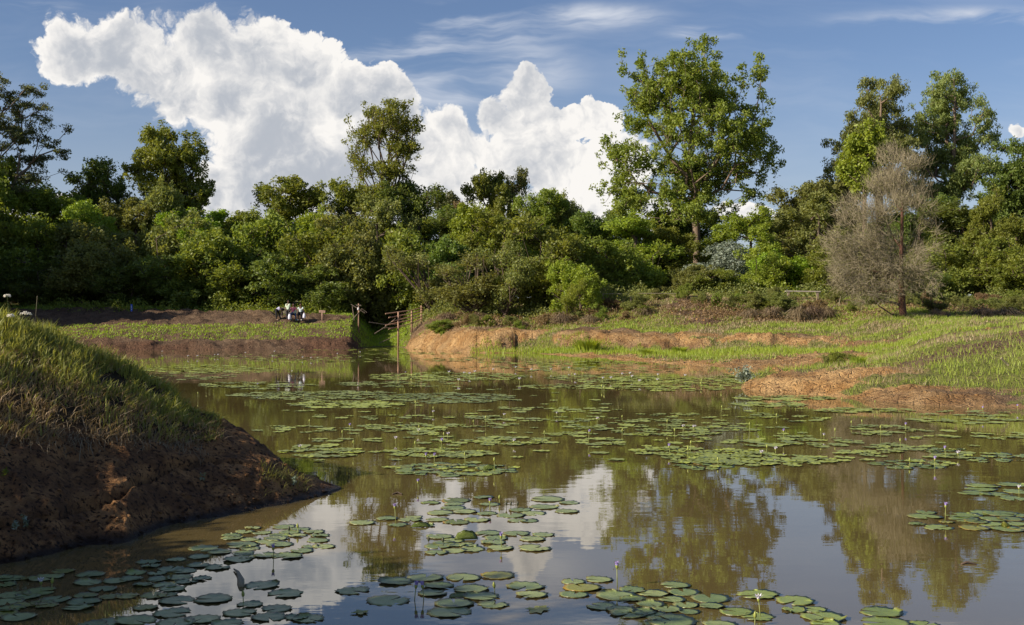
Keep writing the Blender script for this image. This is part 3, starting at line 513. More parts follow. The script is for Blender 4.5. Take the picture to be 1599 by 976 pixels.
def build_tree(ells, trunk, base_r, npt, nleaf, lsize, asp, clump, bias=.35, gap=.42, shell=.4, droop=0, tip=.02, rmax=.09, flat=1., seed=1, jitter=.35):
    rng = np.random.default_rng(seed); pts = envelope_points(ells, npt, gap, shell, rng)
    A, par, order = skeleton(pts, trunk, bias); r, ch = radii(A, par, order, base_r, tip)
    # wander
    nt = len(trunk); A2 = A.copy(); A2[nt:] += rng.normal(size=(len(A) - nt, 3)) * jitter * .4
    idx = [i for i in order if par[i] >= 0]; pa = par[idx]
    r2 = np.array([r[j] for j in idx]); rp = np.minimum(r[pa], r2 * 1.8 + .01)
    big = r2 > .045; parts = []; 
    for msk, sd_ in ((big, 6), (~big, 3)):
        ii = np.array(idx)[msk]
        if len(ii): parts.append(tube_arrays(A2[par[ii]], A2[ii], rp[msk], r2[msk], sd_))
    V = []; Fq = []; o = 0
    for v, f_ in parts: V.append(v); Fq.append(f_ + o); o += len(v)
    tips = A2[nt:][r[nt:] < rmax]
    wts = rng.random(len(tips)) ** 1.5 + .12; pick = rng.choice(len(tips), nleaf, p=wts / wts.sum())
    off = rng.normal(size=(nleaf, 3)); off /= np.linalg.norm(off, axis=1, keepdims=True); off *= (rng.random(nleaf) ** .45)[:, None] * clump; off[:, 2] *= flat
    C = tips[pick] + off; lv, lf = leaves(C, lsize, asp, droop, rng)
    ct = rng.random(len(tips)); tint = np.clip(ct[pick] * .6 + rng.random(nleaf) * .4, 0, 1)
    return (np.concatenate(V), np.concatenate(Fq)), (lv, lf, np.repeat(tint, 4))
def tree_thing(name, wood, leaf, loc, wmat, lmat, label, cat='tree', group=None):
    root = empty(name, loc); tag(root, label, cat, group)
    link('trunk', npmesh('trunk', wood[0], wood[1], wmat, True), root)
    if leaf is not None: link('crown', npmesh('crown', leaf[0], leaf[1], lmat, False, {'tint': leaf[2]}), root)
    return root
def hero(name, D, bx, ells_px, trunk_px, base_r, depth=1.0, gy=None, **kw):
    """ellipses given as photo px (x,y,rx,ry) at distance D; real depth from their width. Local origin at the foot."""
    s = D / F; X0 = (bx - CX) * s; z0 = ground_z(X0, D) - .15
    E = []; rng = random.Random(kw.get('seed', 1) + 5)
    for (x, y, a, b) in ells_px:
        mx = (max(e[0] for e in ells_px) - min(e[0] for e in ells_px)) * s * .5 * depth
        off = (x - bx) * s; room = math.sqrt(max(0.2, mx * mx - min(off * off, mx * mx * .95)))
        E.append((off, rng.uniform(-room, room) * .75, CAMH - (y - HOR) * s - z0, a * s, (a + b) * .5 * s * 1.1, b * s))
        if a * s > 2.2: E.append((off * .9, -rng.uniform(-room, room) * .75, CAMH - (y - HOR) * s - z0, a * s * .9, a * s * .9, b * s * .9))
    T = [((x - bx) * s, rng.uniform(-.3, .3), max(0, CAMH - (y - HOR) * s - z0)) for (x, y) in trunk_px]; T[0] = (0, 0, 0)
    T2 = [T[0]]
    for a, b in zip(T, T[1:]):
        for q in (.33, .66, 1.): T2.append(tuple(a[i] + (b[i] - a[i]) * q for i in range(3)))
    w, l = build_tree(E, T2, base_r, **kw); return w, l, (X0, D, z0)
# tall spreading tree right of centre
w, l, loc = hero('a', 126, 1089, [(1085,82,22,24),(1030,90,30,22),(985,112,26,26),(1130,105,24,22),(1165,130,28,30),(1060,130,55,35),(1010,150,48,35),(1110,150,55,38),(1180,170,30,32),(985,190,32,28),(1050,200,50,36),(1110,210,52,36),(1165,215,42,34),(1205,240,20,26),(945,225,20,20),(965,250,36,28),(1010,245,42,30),(1190,265,30,24),(1075,265,45,28),(1140,270,40,28),(960,290,28,24),(990,310,36,22),(1040,310,36,24),(1100,320,36,20),(1150,315,28,20),(955,330,20,14),(1020,345,22,10),(1215,250,12,14),(945,300,26,18),(970,325,34,18),(1060,330,44,18),(1130,335,40,16),(1185,300,26,22),(1000,285,44,26),(1100,290,50,24),(1150,240,50,30),(1088,300,42,24),(1070,338,44,18),(1120,330,34,20),(1030,350,26,12),(950,350,20,12),(1088,255,40,26)],
    [(1089,440),(1088,380),(1086,330),(1080,280),(1078,230),(1082,180),(1083,130),(1085,95)], .44, npt=1900, nleaf=80000, lsize=.34, asp=.5, clump=.58, gap=.45, shell=.5, seed=3, bias=.45, rmax=.075)
tree_thing('broadleaf_tree', w, l, loc, BARK, LM['mid'], 'tallest spreading broadleaf tree with bare forked trunk, right of the white clouds')
# slender tree left of centre
w, l, loc = hero('b', 122, 607, [(620,165,28,18),(580,172,24,16),(548,185,16,10),(565,195,30,16),(610,190,40,24),(640,205,22,26),(590,215,36,18),(625,235,34,22),(555,235,20,22),(570,265,30,18),(610,270,36,18),(650,265,15,16),(645,240,14,26),(560,250,16,20),(590,300,36,14),(635,295,28,16)],
    [(607,420),(606,360),(604,320),(606,270),(608,220),(612,180)], .26, npt=850, nleaf=17000, lsize=.30, asp=.45, clump=.48, gap=.45, shell=.6, seed=8, bias=.75, rmax=.055)
tree_thing('slender_tree', w, l, loc, BARKD, LM['mid'], 'tall slender airy tree of many upright stems standing before the large cloud')
# far-left layered tree
w, l, loc = hero('c', 118, -55, [(5,110,22,14),(35,135,32,14),(10,160,40,16),(55,165,20,12),(0,195,40,14),(70,195,26,12),(100,202,22,10),(45,215,36,13),(85,228,28,11),(105,233,14,7),(10,235,36,14),(55,250,34,12),(95,258,14,9),(70,275,28,10),(20,275,38,12),(30,300,40,10),(-40,130,50,30),(-50,190,60,30),(-60,250,60,24),(95,240,16,9),(110,205,12,6),(-110,180,40,30)],
    [(-55,470),(-52,400),(-45,330),(-38,270),(-30,200),(-20,150)], .5, npt=1200, nleaf=52000, lsize=.28, asp=.42, clump=.58, gap=.40, shell=.55, seed=12, bias=.55, flat=.55, rmax=.06)
tree_thing('layered_tree', w, l, loc, BARK, LM['blue'], 'dark feathery tree with layered flat sprays of foliage at the far left edge')
# two left round trees
w, l, loc = hero('d', 122, 282, [(250,212,34,18),(225,235,30,22),(290,228,30,24),(260,250,46,26),(305,255,26,28),(215,270,24,22),(250,290,42,24),(300,290,34,24),(325,305,14,20),(290,320,40,16),(235,318,28,14)],
    [(282,440),(282,360),(281,320),(275,270),(262,230)], .36, npt=850, nleaf=29000, lsize=.33, asp=.5, clump=.5, gap=.42, shell=.5, seed=14, rmax=.08)
tree_thing('round_tree', w, l, loc, BARKD, LM['mid'], 'large rounded leafy tree with dark right side above the left thicket')
w, l, loc = hero('e', 124, 172, [(150,262,28,16),(125,285,22,18),(160,285,30,18),(140,310,32,18),(180,305,22,20),(175,330,26,16),(120,315,14,12)],
    [(172,440),(172,350),(168,320),(160,290)], .28, npt=520, nleaf=13000, lsize=.33, asp=.5, clump=.55, gap=.44, shell=.55, seed=15, rmax=.08)
tree_thing('round_tree', w, l, loc, BARKD, LM['dark'], 'smaller dark tree with a bare forking trunk left of the large rounded tree')
# eucalypts on the right
w, l, loc = hero('f', 124, 1375, [(1370,125,24,14),(1390,145,26,20),(1350,165,22,16),(1385,170,36,22),(1335,195,24,16),(1370,205,48,24),(1310,225,22,20),(1345,240,40,24),(1400,235,32,26),(1305,255,22,20),(1330,280,36,20),(1390,280,40,22),(1300,285,16,14),(1415,200,20,22)],
    [(1375,450),(1374,350),(1372,280),(1375,220),(1378,160),(1372,130)], .45, npt=1000, nleaf=40000, lsize=.35, asp=.36, clump=.55, gap=.42, shell=.5, droop=.8, seed=17, rmax=.09)
tree_thing('eucalyptus_tree', w, l, loc, BARK, LM['euca'], 'tall lumpy eucalyptus behind the bare dry tree, left of the pair')
w, l, loc = hero('g', 126, 1492, [(1490,120,30,16),(1515,135,18,18),(1460,145,24,22),(1495,155,36,24),(1450,175,24,20),(1520,175,16,22),(1480,195,42,26),(1545,195,18,26),(1440,215,26,20),(1500,230,44,26),(1550,225,22,24),(1460,255,34,24),(1520,265,36,24),(1560,255,16,14),(1480,295,42,22),(1440,290,24,22)],
    [(1492,450),(1492,350),(1491,280),(1490,220),(1492,160),(1490,125)], .42, npt=1050, nleaf=44000, lsize=.35, asp=.36, clump=.55, gap=.42, shell=.5, droop=.8, seed=19, rmax=.09)
tree_thing('eucalyptus_tree', w, l, loc, BARK, LM['euca'], 'tallest pale olive eucalyptus at right with trunk showing below the crown')
w, l, loc = hero('h', 122, 1590, [(1580,225,20,16),(1600,240,24,20),(1575,265,26,22),(1610,275,40,30),(1560,300,30,24),(1600,320,40,30),(1560,340,30,24),(1600,370,44,30)],
    [(1590,460),(1590,380),(1590,300),(1592,240)], .35, npt=600, nleaf=28000, lsize=.4, asp=.4, clump=.6, gap=.40, shell=.5, droop=.5, seed=21, rmax=.09)
tree_thing('eucalyptus_tree', w, l, loc, BARKD, LM['dark'], 'dark tree at the right edge below the small white cloud')
# bright yellow-green tree in front of left eucalypt
w, l, loc = hero('i', 118, 1350, [(1362,205,22,16),(1345,225,28,16),(1360,245,26,18),(1335,265,26,20),(1350,285,30,16)], [(1350,440),(1350,300),(1352,230)], .22, npt=300, nleaf=10000, lsize=.4, asp=.5, clump=.55, gap=.38, seed=22)
tree_thing('leafy_tree', w, l, loc, BARK, LM['yellow'], 'yellow green leafy tree lit in front of the left eucalyptus')
# small umbrella tree far behind
w, l, loc = hero('j', 170, 702, [(700,312,16,8),(690,322,14,8),(715,326,12,8),(702,335,16,8)], [(702,440),(702,345),(701,318)], .25, npt=150, nleaf=5000, lsize=.45, asp=.5, clump=.6, gap=.38, seed=23)
tree_thing('umbrella_tree', w, l, loc, BARK, LM['blue'], 'small flat topped tree far off in the gap left of the tall dark bush mass')
# dry tree: reddish trunk and a cloud of grey twigs
def dry_tree():
    D = 76; s = D / F; bx = 1411; X0 = (bx - CX) * s; z0 = ground_z(X0, D) - .1; rng = np.random.default_rng(31)
    E = []
    for (x, y, a, b) in [(1400,245,22,18),(1412,262,30,24),(1390,290,38,26),(1425,300,30,26),(1350,330,42,28),(1400,335,50,28),(1440,350,24,28),(1330,370,38,26),(1385,380,54,28),(1435,395,26,26),(1335,410,42,24),(1390,425,54,24),(1345,440,36,18),(1430,435,30,24),(1385,450,36,16),(1318,435,30,24),(1355,462,34,14),(1442,445,20,20),(1302,400,18,26),(1400,415,50,24),(1320,380,30,26)]:
        E.append(((x - bx) * s, rng.uniform(-1, 1) * 1.2, CAMH - (y - HOR) * s - z0, a * s, a * s * 1.3, b * s))
    T = []
    for i in range(13): T.append((-.12 * math.sin(i * .5) - i * .02, .05 * math.sin(i), i * .78))
    pts = envelope_points(E, 1500, .44, .5, rng); A, par, order = skeleton(pts, T, .35, .12); r, ch = radii(A, par, order, .24, .008, 1.9)
    idx = np.array([i for i in order if par[i] >= 0]); r2 = r[idx]; rp = np.minimum(r[par[idx]], r2 * 1.7 + .004)
    tm = idx < len(T)
    root = empty('dry_tree', (X0, D, z0)); tag(root, 'bare dry tree with reddish trunk and dense grey brown twigs on the right bank', 'tree')
    big = r2 > .05
    V, q = tube_arrays(A[par[idx]][big], A[idx][big], rp[big], r2[big], 6); link('trunk', npmesh('trunk', V, q, BARKR, True), root)
    V, q = tube_arrays(A[par[idx]][~big], A[idx][~big], rp[~big], r2[~big], 3); link('limbs', npmesh('limbs', V, q, TWIG, True), root)
    tips = A[len(T):]; pk = rng.integers(0, len(tips), 21000); outw = tips[pk] - np.array([0, 0, 4.5]); outw /= np.linalg.norm(outw, axis=1, keepdims=True)
    # curved twigs, two segments each, sweeping up and out
    d = outw * .7 + rng.normal(size=outw.shape) * .55; d[:, 2] += .25; d /= np.linalg.norm(d, axis=1, keepdims=True); L = rng.uniform(.3, 1.0, len(pk))[:, None]
    a = tips[pk] + rng.normal(size=(len(pk), 3)) * .16; m_ = a + d * L * .5; e = m_ + (d + np.array([0, 0, .35]) + rng.normal(size=d.shape) * .3) * L * .5
    sd_ = np.cross(d, rng.normal(size=d.shape)); sd_ /= np.linalg.norm(sd_, axis=1, keepdims=True); sd_ *= .009
    V = np.stack([a - sd_, a + sd_, m_ + sd_ * .8, m_ - sd_ * .8, e], 1).reshape(-1, 3); o = (np.arange(len(pk)) * 5)[:, None]
    Fc = np.concatenate([np.array([[0, 1, 2]]) + o, np.array([[0, 2, 3]]) + o, np.array([[3, 2, 4]]) + o])
    tw = link('twigs', npmesh('twigs', V, Fc, TWIG, False), root); tw['kind'] = 'stuff'
    pk = rng.integers(0, len(tips), 14000); lv, lf = leaves(tips[pk] + rng.normal(size=(14000, 3)) * .3, .11, .4, 0, rng)
    link('crown', npmesh('crown', lv, lf, LM['olive'], False, {'tint': np.repeat(rng.random(14000), 4)}), root)
    # low branch curling to the ground
    lb = pole('branch', [(-.05, 0, .75), (-.7, -.1, 1.0), (-1.5, -.2, 1.1), (-2.1, -.3, 1.6), (-2.6, -.3, 2.4)], [.09, .08, .07, .05, .03], BARKD, root)
    pole('branch', [(0, 0, .05), (-.9, -.2, .25), (-1.7, -.3, .75), (-2.2, -.3, 1.5)], [.06, .05, .045, .03], BARKD, root)
dry_tree()
# prototypes for the thicket: unit-height crowns copied and scaled
PROTO = []
def proto(kind, seed):
    rng = np.random.default_rng(seed); E = []
    if kind == 'shrub':      # foliage to the ground, irregular dome; ~6 m tall, 6 m wide
        for i in range(15):
            a = rng.uniform(0, 6.28); rr = rng.uniform(0, 2.2); h = rng.uniform(.7, 5.0) * (1 - .12 * rr); E.append((math.cos(a) * rr, math.sin(a) * rr, h, rng.uniform(.7, 1.35), rng.uniform(.7, 1.35), rng.uniform(.6, 1.1)))
        T = [(0, 0, 0), (.1, .05, .6), (.05, 0, 1.3), (.2, .1, 2.2), (.1, .1, 3.4)]; kw = dict(base_r=.12, npt=480, nleaf=17000, lsize=.20, asp=.5, clump=.34, gap=.39, rmax=.1, tip=.012)
    elif kind == 'open':     # wispy with visible stems
        for i in range(14):
            a = rng.uniform(0, 6.28); h = rng.uniform(1.6, 5.6); rr = rng.uniform(.2, .55) * h; E.append((math.cos(a) * rr, math.sin(a) * rr, h, rng.uniform(.5, .9), rng.uniform(.5, .9), rng.uniform(.4, .8)))
        T = [(0, 0, 0), (.05, .05, .3), (.05, 0, .6)]; kw = dict(base_r=.16, npt=420, nleaf=9000, lsize=.2, asp=.45, clump=.40, gap=.38, rmax=.06, bias=.9, tip=.012)
    else:                    # tree, 12 m
        for i in range(30):
            a = rng.uniform(0, 6.28); h = rng.uniform(1.2, 11.0); mx = 3.6 * math.sqrt(max(.05, 1 - ((h - 6) / 5.6) ** 2)); rr = rng.uniform(.2, 1) * mx; E.append((math.cos(a) * rr, math.sin(a) * rr, h, rng.uniform(.7, 1.7), rng.uniform(.7, 1.7), rng.uniform(.6, 1.5)))
        T = [(0, 0, 0), (.1, .1, 1.2), (0, .2, 2.6), (.2, .1, 4.2), (.1, .2, 6), (.2, .1, 8)]; kw = dict(base_r=.26, npt=800, nleaf=32000, lsize=.28, asp=.48, clump=.46, gap=.40, rmax=.1)
    w, l = build_tree(E, T, seed=seed, **kw)
    return (npmesh('trunk', w[0], w[1], BARKD, True), npmesh('crown', l[0], l[1], LM['mid'], False, {'tint': l[2]}), float(np.percentile(l[0][:, 2], 99.5)), float(np.percentile(np.abs(l[0][:, :2]), 97)) * 2)
PR = {'shrub': [proto('shrub', s_) for s_ in (101, 102, 103, 104)], 'open': [proto('open', s_) for s_ in (111, 112)], 'tree': [proto('tree', s_) for s_ in (121, 122, 123, 124)]}
cnt = 0
def plant(kind, x, top, wpx, D, colr, label, name=None, cat=None, group=None, bark=None, sink=.1):
    global cnt; cnt += 1
    wme, cme, H0, W0 = PR[kind][cnt % len(PR[kind])]; X = (x - CX) / F * D; z0 = ground_z(X, D) - sink
    top -= 12 if D > 105 and top > 295 else 5; H = (CAMH - (top - HOR) * D / F) - z0; sz = H / H0; sx = 1.22 * wpx * D / F / W0; sx = min(max(sx, sz * .55), sz * 1.8)
    r = empty(name or {'shrub': 'bush', 'open': 'open_shrub', 'tree': 'forest_tree'}[kind], (X, D, z0), (cnt * 2.399) % 6.283); r.scale = (sx, sx, sz)
    tag(r, label, cat or ('tree' if kind == 'tree' else 'bush'), group)
    for nm, me, mt in (('trunk', wme, bark or BARKD), ('crown', cme, LM[colr])):
        o = link(nm, me, r); o.material_slots[0].link = 'OBJECT'; o.material_slots[0].material = mt
    return r
VEG = [
 # far left thicket: back trees
 ('tree', 20, 300, 150, 124, 'dark', 'dense dark tree directly under the layered tree at the left edge'),
 ('tree', 60, 308, 110, 119, 'mid', 'mid green tree in the left thicket beneath the flat sprays of the edge tree'),
 ('tree', 128, 325, 95, 116, 'yellow', 'yellowish sunlit tree top under the small dark forking tree'),
 ('tree', 215, 322, 90, 118, 'olive', 'olive feathery tree between the two rounded left trees, low in the thicket'),
 ('tree', 262, 302, 60, 115, 'olive', 'narrow pale olive tree rising before the big rounded tree trunk'),
 ('tree', 315, 342, 110, 117, 'bright', 'vivid green tree top right of the rounded tree, sunlit'),
 ('tree', 375, 348, 90, 119, 'mid', 'mid green tree below the small isolated cloud puff'),
 ('tree', 437, 288, 112, 122, 'mid', 'airy tree poking above the thicket left of the slender tree'),
 ('tree', 490, 345, 80, 116, 'yellow', 'lighter green tree in the dip left of the slender tree'),
 ('tree', 545, 300, 95, 121, 'mid', 'broad green tree at the left foot of the slender tree'),
 ('tree', 590, 318, 90, 117, 'olive', 'olive tree directly below the slender tree stems'),
 ('tree', 655, 290, 100, 120, 'dark', 'dark glossy tree at the right foot of the slender tree'),
 ('tree', 705, 345, 60, 118, 'dark', 'dark tree in the gap under the small flat topped tree'),
 ('tree', 768, 276, 72, 124, 'mid', 'tall dome shaped tree left of the twin peaks, centre of the photo'),
 ('tree', 803, 274, 46, 127, 'olive', 'narrow pointed tree just right of the tall dome shaped tree'),
 ('tree', 835, 312, 80, 119, 'mid', 'rounded tree stepping down right of the central dome'),
 ('tree', 878, 322, 60, 122, 'olive', 'olive tree with small puffs at the right end of the central group'),
 ('tree', 735, 335, 80, 113, 'yellow', 'yellow green tree on the left flank of the central dome'),
 ('tree', 790, 345, 110, 110, 'mid', 'leafy tree hiding the foot of the central dome'),
 ('tree', 935, 345, 80, 118, 'dark', 'dark low tree in the gap left of the tallest tree'),
 ('tree', 990, 352, 95, 116, 'yellow', 'fresh green tree under the left limbs of the tallest tree'),
 ('tree', 1045, 368, 80, 119, 'mid', 'green tree crowding the trunk of the tallest tree from the left'),
 ('tree', 1170, 340, 80, 113, 'yellow', 'yellow green upright tree right of the tallest trunk'),
 ('tree', 1245, 292, 100, 120, 'olive', 'rounded olive tree between the tallest tree and the eucalypts'),
 ('tree', 1300, 286, 95, 123, 'olive', 'grey green rounded tree touching the left eucalyptus'),
 ('tree', 1275, 320, 110, 112, 'olive', 'broad olive tree left of the bare dry tree'),
 ('tree', 1440, 310, 100, 118, 'dark', 'very dark tree right behind the bare dry tree'),
 ('tree', 1500, 330, 110, 116, 'dark', 'deep shaded tree under the tallest eucalyptus'),
 ('tree', 1548, 318, 64, 108, 'mid', 'soft conical tree at right lit in front of deep shade'),
 ('tree', 1590, 352, 80, 106, 'mid', 'green tree at the right edge over the grassy bank'),
 # bushes, middle row
 ('shrub', -30, 345, 130, 112, 'dark', 'dark bush cut by the left edge of the photo'),
 ('shrub', 60, 352, 110, 111, 'mid', 'green bush second from the left edge, mid height'),
 ('shrub', 150, 362, 110, 110, 'olive', 'olive bush below the yellowish tree top'),
 ('shrub', 240, 352, 110, 110, 'olive', 'feathery olive bush left of the vivid green tree'),
 ('shrub', 330, 378, 110, 109, 'mid', 'green bush under the vivid green tree'),
 ('shrub', 420, 350, 110, 111, 'mid', 'leafy bush behind the wooden bench and its people'),
 ('shrub', 500, 372, 100, 109, 'mid', 'bush rising behind the small wooden sign'),
 ('shrub', 570, 352, 100, 110, 'olive', 'brownish olive bush draped below the slender tree'),
 ('shrub', 640, 368, 100, 108, 'mid', 'green bush above the pole fence'),
 ('shrub', 700, 385, 80, 106, 'dark', 'dark bush right of the pole fence top'),
 # bushes, front row (left bank)
 ('shrub', -20, 405, 120, 107, 'dark', 'low dark bush at the left edge behind the near mound'),
 ('shrub', 55, 420, 100, 106, 'dark', 'low shaded bush above the left end of the bare soil'),
 ('shrub', 130, 398, 100, 107, 'olive', 'pale leaved bush in the shade left of the blue post'),
 ('shrub', 205, 425, 95, 106, 'dark', 'dark low bush right behind the blue post'),
 ('shrub', 280, 408, 110, 106, 'dark', 'shaded bush between the blue post and the bench'),
 ('shrub', 350, 415, 100, 106, 'mid', 'shaded green bush left of the bench'),
 ('shrub', 430, 405, 110, 106, 'dark', 'dark bush immediately behind the bent over person'),
 ('shrub', 505, 420, 90, 105, 'dark', 'dark bush behind the small T shaped sign'),
 ('shrub', 555, 400, 90, 106, 'olive', 'grey olive bush above the crossed stakes'),
 ('shrub', 610, 405, 90, 108, 'olive', 'arching grey olive bush over the mouth of the gully'),
 # centre bank
 ('open', 675, 392, 110, 99, 'olive', 'fan shaped shrub of bare spreading stems right of the pole fence'),
 ('open', 735, 405, 90, 94, 'olive', 'thin stemmed shrub on the crest of the orange bank corner'),
 ('open', 790, 378, 100, 93, 'olive', 'airy olive shrub with pale stems on the centre bank'),
 ('shrub', 845, 352, 110, 96, 'mid', 'big rounded green bush on the centre bank, left of the yellow sprig bush'),
 ('shrub', 905, 412, 70, 91, 'yellow', 'small bush with vivid yellow green sprigs overhanging the centre bank'),
 ('shrub', 900, 375, 90, 98, 'mid', 'green bush behind the yellow sprig bush'),
 ('shrub', 960, 382, 90, 97, 'mid', 'green bush right of the yellow sprig bush'),
 ('shrub', 1020, 385, 90, 99, 'yellow', 'light green bush left of the tallest trunk'),
 ('shrub', 1065, 420, 60, 97, 'olive', 'low olive bush at the foot of the tallest trunk'),
 ('shrub', 1130, 385, 90, 104, 'silver', 'silvery leaved bush right of the tallest trunk'),
 ('shrub', 1110, 425, 90, 96, 'mid', 'low green bush before the silvery bush'),
 ('shrub', 1180, 395, 80, 98, 'yellow', 'lime green bush on the crest right of the silvery bush'),
 ('shrub', 1235, 400, 80, 99, 'bright', 'bright green bush behind the plank bench'),
 ('shrub', 1290, 395, 80, 97, 'mid', 'green bush left of the dry tree at crest level'),
 ('shrub', 1330, 420, 80, 97, 'olive', 'olive bush hidden behind the lower twigs of the dry tree'),
 ('shrub', 1480, 385, 90, 100, 'mid', 'bush with a few yellow leaves right of the dry tree'),
 ('shrub', 1520, 378, 90, 103, 'mid', 'leafy bush on the right, above the shaded grass'),
 ('shrub', 1575, 395, 90, 101, 'mid', 'bush at the right edge standing on the grass'),
 ('shrub', 1430, 430, 70, 98, 'dark', 'dark low bush just right of the dry tree trunk'),
 # scrub on the slope of the right bank
 ('shrub', 985, 462, 40, 88, 'olive', 'small straggly bush on the slope below the thin wire rail'),
 ('open', 890, 440, 44, 88, 'yellow', 'small sapling growing from the dead root clump'),
 ('shrub', 1215, 462, 44, 84, 'olive', 'straggly scrub bush below the left leg of the plank bench'),
 ('shrub', 1180, 464, 34, 85, 'olive', 'little scrub bush on the slope left of the plank bench'),
 ('open', 1460, 462, 40, 80, 'olive', 'thin scrub bush at the right foot of the dry tree'),
 ('shrub', 1540, 470, 60, 86, 'olive', 'low brownish scrub on the right hand slope'),
 ('shrub', 1585, 468, 50, 84, 'olive', 'low scrub clump at the right edge of the slope'),
 ('shrub', 1310, 556, 34, 40.5, 'mid', 'low leafy clump on top of the orange point'),
 ('shrub', 1283, 560, 26, 41.5, 'olive', 'small reddish green clump left on the orange point'),
]
for v in VEG: plant(*v)
plant('tree', 722, 330, 26, 150, 'dry', 'tree with rusty brown leaves in the gap left of the central dome')
# fill behind and beside the frame, same forest
for i, x in enumerate(range(-420, 2100, 62)):
    plant('tree', x + (i * 37) % 40, 338 + (i * 53) % 34, 150, 134 + (i * 29) % 12, ['dark', 'mid', 'dark', 'olive'][i % 4], 'dark tree deep in the forest, mostly hidden by the trees before it', group='hidden trees at the back of the forest')
for i, (X, Y, H) in enumerate([(-53,88.5,13),(-52.5,93,15),(-54,97,17),(-53.5,102,14),(-59,90,15),(-60,97,19),(-60,104,15),(-66,94,18),(-67,102,18),(-62,86,14),(-73,90,17),(-74,98,19),(-70,82,17),(-52,107,16),(-62,110,17),(-52,116,15),(-80,90,21),(-80,80,18),(-78,100,20)]):
    wme, cme, H0, W0 = PR['tree'][i % 4]; r = empty('forest_tree', (X, Y, ground_z(X, Y) - .1), i * 1.7); s_ = H / H0; r.scale = (s_ * .95, s_ * .95, s_)
    tag(r, 'tall tree of the same forest standing beyond the left edge of the photo', 'tree', 'trees beyond the left edge')
    for nm, me, mt in (('trunk', wme, BARKD), ('crown', cme, LM['mid'])): link(nm, me, r)
# ------------------------------------------------------------------ water lilies
def pad_mesh(name, seed, R_=.155, n=36, mt=PADG):
    rng = random.Random(seed); notch = rng.uniform(.10, .22); V = [(0, 0, .003)]; Fc = []
    rings = [(.35, .002), (.75, .003), (1.0, None)]
    ph = rng.uniform(0, 6); el = rng.uniform(.94, 1.06)
    for (fr, zz) in rings:
        for i in range(n):
            a = notch + (2 * math.pi - 2 * notch) * i / (n - 1)
            sc_ = 1.0; z = zz
            if zz is None:
                sc_ = 1 + .035 * math.sin(i * 2 * math.pi / 3.0 + ph) + rng.uniform(-.012, .012); z = .002 + .005 * max(0, math.sin(i * 2 * math.pi / 3.0 + ph)) + .007 * max(0, math.sin(a * 2 + ph))
                if seed % 3 == 2: sc_ *= 1 - .30 * math.exp(-((i - n * .35) / 1.3) ** 2) - .18 * math.exp(-((i - n * .7) / 1.0) ** 2)
                if seed % 4 == 1: z += .018 * max(0, math.sin(a + ph) - .75) * 4
                if i in (0, n - 1): sc_ *= .93
            else: z = zz + .001 * math.sin(a * 3 + ph)
            V.append((math.cos(a) * R_ * fr * sc_ * el, math.sin(a) * R_ * fr * sc_ / el, z))
    for i in range(n - 1): Fc.append((0, 1 + i, 2 + i, 2 + i))
    tri = [(0, 1 + i, 2 + i) for i in range(n - 1)]
    for r_ in range(2):
        for i in range(n - 1):
            a = 1 + r_ * n + i; tri += [(a, a + n, a + n + 1), (a, a + n + 1, a + 1)]
    # turned-down rim gives the leaf an edge
    base = len(V)
    for i in range(n): v = V[1 + 2 * n + i]; V.append((v[0] * .985, v[1] * .985, v[2] - .0008))
    for i in range(n - 1):
        a = 1 + 2 * n + i; tri += [(a, base + i, base + i + 1), (a, base + i + 1, a + 1)]
    me = npmesh(name, V, tri, mt, True); sm = np.ones(len(tri), bool); sm[-(2 * (n - 1)):] = False; me.polygons.foreach_set('use_smooth', sm); return me
PM = {'g': [pad_mesh('lily_pad', i) for i in range(5)], 'l': [pad_mesh('lily_pad', 20 + i, mt=PADL) for i in range(4)], 'y': [pad_mesh('lily_pad', 30 + i, mt=PADY) for i in range(3)]}
def z6(X, Y): return 500 + X / 3.198, 730 + Y / 3.198
def z5(X, Y): return X / 3.198, 750 + Y / 3.198
def z7(X, Y): return 1000 + X / 2.669, 730 + Y / 2.669
def conv(fn, sc_, L): return [(*fn(a, b), w / sc_) for a, b, w in L]
